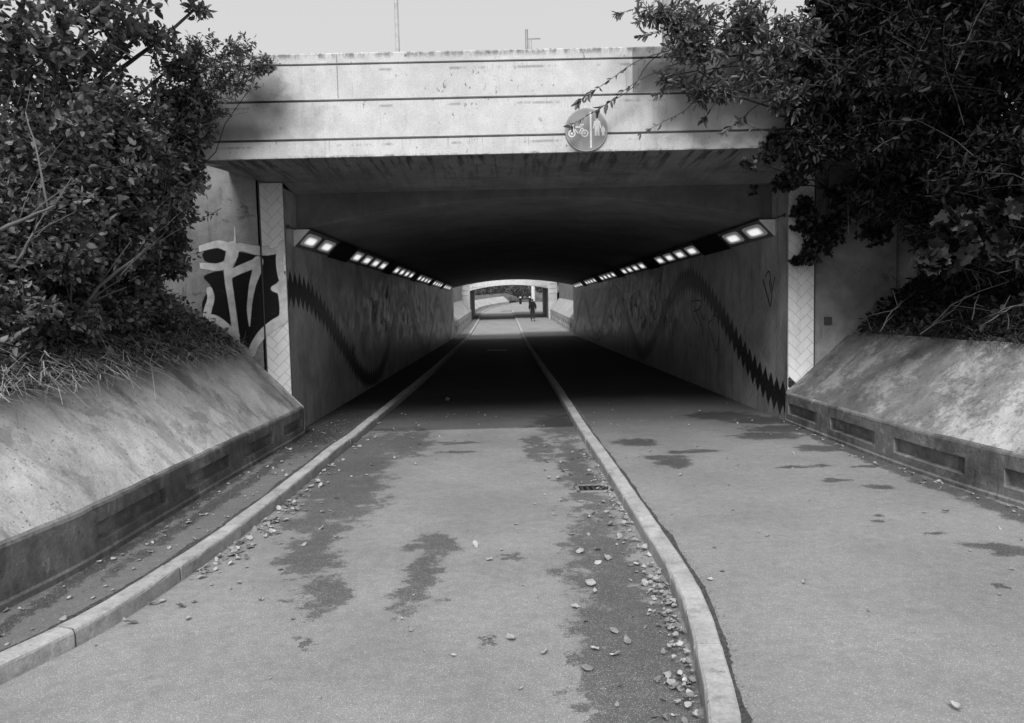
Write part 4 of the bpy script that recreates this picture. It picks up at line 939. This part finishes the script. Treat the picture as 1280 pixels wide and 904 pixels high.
# dense screen of woodland behind them
wd = [(W(px_, 352, 135), (5, 3, 5)) for px_ in (580, 610, 640, 670, 700)]
shrub('far_woodland', 'grey woodland closing the far end of the view', 'woodland', (0, 136, 5), wd, M['leafF'], .35, twigs=260, per=16, stem_r=.2, twl=1.5)

# ------------------------------------------------------------------ leaf litter
def leafmesh(k):
    r = random.Random(k); curl = r.uniform(-.15, .5); bend = r.uniform(-.3, .6); wd = r.uniform(.26, .46); tw = r.uniform(-.5, .5); V = []; nu, nv = 9, 5; ph = r.uniform(0, 6)
    for i in range(nu):
        u = i/(nu-1); w_ = wd*max(.02, math.sin(PI*u**.8))**.75*(1+.12*math.sin(u*17+ph))
        for j in range(nv):
            v = (j/(nv-1)-.5)*2; V.append((v*w_*(1-.25*abs(curl)*abs(v)), u-.5, .04+max(0, curl*v*v*.35+bend*(u-.5)**2+tw*v*(u-.5)*.3+.05*math.sin(u*9+v*3+ph))))
    V += [(.0, -.72, .05), (.02, -.72, .06)]
    F_ = [(i*nv+j, i*nv+j+1, (i+1)*nv+j+1, (i+1)*nv+j) for i in range(nu-1) for j in range(nv-1)]+[(2, len(V)-2, len(V)-1)]
    me = bpy.data.meshes.new('fallen_leaf'); me.from_pydata(V, [], F_); me.materials.append(M['litter']); c = r.random()**1.1
    a = me.attributes.new('lv', 'FLOAT', 'FACE'); a.data.foreach_set('value', [c]*len(F_)); me.polygons.foreach_set('use_smooth', [True]*len(F_)); return me
LM = [leafmesh(k) for k in range(28)]
spots = []
def sp_add(x, y, s, z): spots.append((x, y, z, s))
for i in range(360):           # along the middle kerb, in the gutter
    y = random.choice([random.gauss(3.1, .3), random.gauss(4.3, .25), random.gauss(3.7, .3), random.gauss(5.3, .5), random.uniform(2.4, 9.5), random.gauss(6.5, .6)])
    if y > 2.3: sp_add(RKf(y)-.02-abs(random.gauss(0, .075)), y, random.uniform(.016, .048), TR)
for i in range(46): y = random.uniform(2.5, 9); sp_add(RKf(y)-random.uniform(.1, .6), y, random.uniform(.03, .07), TR)
for i in range(150):
    y = random.choice([random.gauss(5.9, .6), random.gauss(5.2, .4), random.uniform(3.6, 11), random.gauss(7, .8)])
    if y > 3: sp_add(LKf(y)+.03+abs(random.gauss(0, .09)), y, random.uniform(.025, .07), TR)
for i in range(40): y = random.uniform(4, 12); sp_add(LKf(y)+random.uniform(.1, .9), y, random.uniform(.025, .06), TR)
for i in range(110): y = random.uniform(2.8, 11); sp_add(random.uniform(LBf(min(y, 9.7))+.03, LKf(y)-.16), y, random.uniform(.02, .05), -.006)
for i in range(50): sp_add(random.uniform(-1.6, .6), random.uniform(3, 12), random.uniform(.015, .04), TR)
for i in range(75): y = random.uniform(2.8, 12); sp_add(random.uniform(RKf(y)+.2, rightlim(y)-.1), y, random.uniform(.015, .04), 0)
for i in range(60): y = random.uniform(4, 9.8); sp_add(rightlim(y)-.12-abs(random.gauss(0, .1)), y, random.uniform(.02, .045), 0)
for px_, py_, s, z in [(638,800,.06,TR),(594,683,.07,TR),(612,701,.05,TR),(768,791,.06,TR),(682,818,.05,TR),(1183,641,.07,0),(1196,888,.06,0),(1250,661,.035,0),(560,502,.14,TR),(300,680,.07,TR),(163,782,.09,TR),(335,600,.1,TR),(310,650,.08,TR),(735,838,.06,TR)]:
    x, y = gxy(px_, py_, z); sp_add(x, y, s, z)
spots.sort(key=lambda q: -q[3]/math.hypot(q[0], q[1]))
lab_z = {}
def litter_zone(x, y):
    if x < LKf(y)-.05: return ('small pale fallen leaf on the gritty strip left of the left kerb', 'leaves on the gritty strip')
    if x > RKf(y)+.1: return ('small pale fallen leaf on the right footpath', 'leaves on the right footpath')
    if x > RKf(y)-.3: return ('pale curled fallen leaf in the gutter along the middle kerb', 'leaves in the gutter of the middle kerb')
    if x < LKf(y)+.4: return ('pale curled fallen leaf on the track beside the left kerb', 'leaves beside the left kerb')
    return ('pale fallen leaf lying out on the open cycle track', 'leaves on the open track')
rest = MB(); nrest = 0
for i, (x, y, z, s) in enumerate(spots):
    me = random.choice(LM); R_ = Matrix.Rotation(random.uniform(0, 2*PI), 4, 'Z') @ Matrix.Rotation(random.gauss(0, .3), 4, 'X') @ Matrix.Rotation(random.gauss(0, .3), 4, 'Y')
    zz = z+.004+s*.12+(random.uniform(0, .025) if (z == TR and abs(x-RKf(y)) < .12) else 0)
    if i < 290:
        o = bpy.data.objects.new('fallen_leaf', me); col.objects.link(o); o.matrix_world = Matrix.Translation((x, y, zz)) @ R_ @ Matrix.Scale(s, 4)
        lb, gr = litter_zone(x, y); tag(o, lb, 'fallen leaf', gr)
    else:
        rest.add([Matrix.Translation((x, y, zz)) @ R_ @ (v.co*s) for v in me.vertices], [tuple(p.vertices) for p in me.polygons])
o = rest.build('leaf_litter', M['litter'], recalc=False, base=(RKf(6), 6, 0)); tag(o, 'tiny scattered leaf fragments strewn over the path and gutters', 'leaf litter', kind='stuff')
a = o.data.attributes.new('lv', 'FLOAT', 'FACE'); a.data.foreach_set('value', rng.random(len(o.data.polygons)).astype(np.float32))
# grit: small stones on the strip left of the kerb and in the gutters
n = 9000; y = rng.uniform(2.2, 12, n); side = rng.random(n)
x = np.where(side < .72, np.array([rng.uniform(LBf(min(a, 9.7)), LKf(a)-.14) for a in y]), np.array([RKf(a)+KW+abs(rng.normal(0, .03)) for a in y]))
s = rng.uniform(.002, .0065, (n, 1, 1)); tet = np.array([[1,0,-.3],[-.5,.87,-.3],[-.5,-.87,-.3],[0,0,.9]])[None]+rng.normal(0, .25, (n, 4, 3))
o = np_mesh('grit', np.stack([x, y, np.where(side < .72, -.006, 0.)], 1)[:, None]+tet*s, [(0,1,3),(1,2,3),(2,0,3)], M['litter'], None, rng.random(n)**3*.6-.2, base=(-2.5, 6, 0)); tag(o, 'fine grit and crumbs on the strip beside the kerbs', 'grit', kind='stuff')

# ------------------------------------------------------------------ the walking person
def skin_mesh(name, verts, edges, radii, mat, parent=None, sub=2, base=None, root=0):
    me = bpy.data.meshes.new(name); off = wloc(parent) if parent else Vector(base)
    me.from_pydata([tuple(Vector(v)-off) for v in verts], edges, []); o = bpy.data.objects.new(name, me); col.objects.link(o)
    if parent: o.parent = parent
    else: o.location = base
    o.modifiers.new('s', 'SKIN'); 
    for i, r in enumerate(radii):
        d = me.skin_vertices[0].data[i]; d.radius = r if hasattr(r, '__len__') else (r, r); d.use_root = (i == root)
    mm = o.modifiers.new('d', 'SUBSURF'); mm.levels = sub; mm.render_levels = sub
    dg = bpy.context.evaluated_depsgraph_get(); dg.update(); nm = bpy.data.meshes.new_from_object(o.evaluated_get(dg))
    o.modifiers.clear(); o.data = nm; nm.materials.clear(); nm.materials.append(mat); nm.polygons.foreach_set('use_smooth', [True]*len(nm.polygons)); return o
Yp = 58.; fp = GY(666, 402, Yp); zp = H(Yp)
O = Vector((fp.x, Yp, zp))
V = {'pel': (0,0,.95), 'wst': (0,0,1.10), 'chs': (0,0,1.32), 'nk': (0,.0,1.50), 'hd0': (0,.02,1.60), 'hd1': (0,.03,1.70),
     'shL': (-.17,0,1.43), 'elL': (-.25,-.05,1.15), 'wrL': (-.24,.05,.90), 'haL': (-.235,.08,.82), 'shR': (.17,0,1.43), 'elR': (.25,-.08,1.16), 'wrR': (.25,-.02,.90), 'haR': (.245,.0,.82),
     'hpL': (-.09,0,.90), 'knL': (-.10,.10,.50), 'anL': (-.10,-.02,.10), 'toL': (-.11,.13,.04), 'hpR': (.09,0,.90), 'knR': (.10,.03,.49), 'anR': (.10,-.22,.13), 'toR': (.11,-.10,.04)}
names = list(V); E_ = [('pel','wst'),('wst','chs'),('chs','nk'),('nk','hd0'),('hd0','hd1'),('chs','shL'),('shL','elL'),('elL','wrL'),('wrL','haL'),('chs','shR'),('shR','elR'),('elR','wrR'),('wrR','haR'),('pel','hpL'),('hpL','knL'),('knL','anL'),('anL','toL'),('pel','hpR'),('hpR','knR'),('knR','anR'),('anR','toR')]
rad = {'pel':(.13,.10),'wst':(.12,.09),'chs':(.15,.10),'nk':.055,'hd0':.075,'hd1':.08,'shL':.06,'shR':.06,'elL':.045,'elR':.045,'wrL':.03,'wrR':.03,'haL':.035,'haR':.035,'hpL':.085,'hpR':.085,'knL':.058,'knR':.058,'anL':.04,'anR':.04,'toL':.035,'toR':.035}
person = skin_mesh('person', [O+Vector(V[k]) for k in names], [(names.index(a), names.index(b)) for a, b in E_], [rad[k] for k in names], M['skin'], base=O)
tag(person, 'person in dark jacket and trousers walking away on the far footpath', 'person')
def sub_skin(name, keys, edges, scale, mat, add={}, extra={}):
    VV = dict(V); VV.update(extra); ks = keys
    return skin_mesh(name, [O+Vector(VV[k]) for k in ks], [(ks.index(a), ks.index(b)) for a, b in edges], [tuple(x*1. for x in scale[k]) if hasattr(scale[k], '__len__') else scale[k] for k in ks], mat, parent=person)
sub_skin('jacket', ['wst','pel','chs','nb','shL','elL','cuL','shR','elR','cuR','hem'], [('wst','pel'),('pel','hem'),('wst','chs'),('chs','nb'),('chs','shL'),('shL','elL'),('elL','cuL'),('chs','shR'),('shR','elR'),('elR','cuR')],
         {'wst':(.19,.14),'pel':(.19,.14),'hem':(.17,.13),'chs':(.20,.15),'nb':(.085,.085),'shL':.095,'shR':.095,'elL':.075,'elR':.075,'cuL':.055,'cuR':.055}, M['jacket'], extra={'nb': (0,0,1.56), 'cuL': (-.242,.03,.95), 'cuR': (.25,-.03,.95), 'hem': (0,0,.84)})
sub_skin('trousers', ['pel','hpL','knL','acL','hpR','knR','acR'], [('pel','hpL'),('hpL','knL'),('knL','acL'),('pel','hpR'),('hpR','knR'),('knR','acR')],
         {'pel':(.14,.11),'hpL':.105,'hpR':.105,'knL':.085,'knR':.085,'acL':.065,'acR':.065}, M['trousers'], extra={'acL': (-.10,.0,.10), 'acR': (.10,-.20,.15)})
for k, a, b in (('L', (-.10,-.05,.05), (-.11,.17,.04)), ('R', (.10,-.25,.08), (.11,-.06,.035))):
    skin_mesh('shoe', [O+Vector(a), O+(Vector(a)+Vector(b))/2, O+Vector(b)], [(0,1),(1,2)], [.05,.05,.04], M['shoe'], parent=person)
skin_mesh('hair', [O+Vector((0,.0,1.60)), O+Vector((0,.0,1.68)), O+Vector((0,.01,1.75))], [(0,1),(1,2)], [(.10,.10),(.115,.115),(.10,.10)], M['hair'], parent=person)
for sg, h in ((-1, 'haL'), (1, 'haR')):       # fingers and thumb
    hv = Vector(V[h])
    for i in range(4):
        a = hv+Vector((sg*.005, -.024+i*.016, -.03)); L_ = [.065,.075,.07,.055][3-i]
        skin_mesh('finger', [O+a, O+a+Vector((-sg*.003, 0, -L_*.5)), O+a+Vector((-sg*.014, 0, -L_))], [(0,1),(1,2)], [.009,.008,.007], M['skin'], parent=person, sub=1)
    a = hv+Vector((-sg*.01, .03, .0)); skin_mesh('thumb', [O+a, O+a+Vector((0, .02, -.03)), O+a+Vector((-sg*.005, .025, -.055))], [(0,1),(1,2)], [.011,.009,.008], M['skin'], parent=person, sub=1)

# ------------------------------------------------------------------ light
SEL, SAZ = math.radians(46), math.radians(8)      # sun behind the camera, a little to the left, behind thin cloud
to_sun = Vector((-math.sin(SAZ)*math.cos(SEL), -math.cos(SAZ)*math.cos(SEL), math.sin(SEL)))
sd = bpy.data.lights.new('sun', 'SUN'); sd.energy = 2.05; sd.angle = math.radians(22); sd.color = (1, 1, 1)
so = bpy.data.objects.new('sun', sd); col.objects.link(so); so.rotation_euler = to_sun.to_track_quat('Z', 'Y').to_euler(); so.location = (0, -10, 20)
w = bpy.data.worlds.new('World'); scene.world = w; w.use_nodes = True; nt = w.node_tree; bg = nt.nodes['Background']
sky = nt.nodes.new('ShaderNodeTexSky'); sky.sky_type = 'NISHITA'; sky.sun_disc = False; sky.sun_elevation = SEL; sky.sun_rotation = PI+SAZ
bw = nt.nodes.new('ShaderNodeRGBToBW'); nt.links.new(sky.outputs[0], bw.inputs[0])
mx = nt.nodes.new('ShaderNodeMix'); mx.data_type = 'FLOAT'; mx.inputs[0].default_value = .85; nt.links.new(bw.outputs[0], mx.inputs[2]); mx.inputs[3].default_value = 4.3   # thin white cloud over the sky
nt.links.new(mx.outputs[0], bg.inputs[0]); bg.inputs[1].default_value = .098
scene.view_settings.view_transform = 'Standard'; scene.view_settings.look = 'None'; scene.view_settings.exposure = .8; scene.view_settings.gamma = 1
scene.render.engine = 'CYCLES'; scene.cycles.max_bounces = 8; scene.cycles.diffuse_bounces = 4; scene.cycles.transparent_max_bounces = 12
scene.render.resolution_x = 1024; scene.render.resolution_y = 723
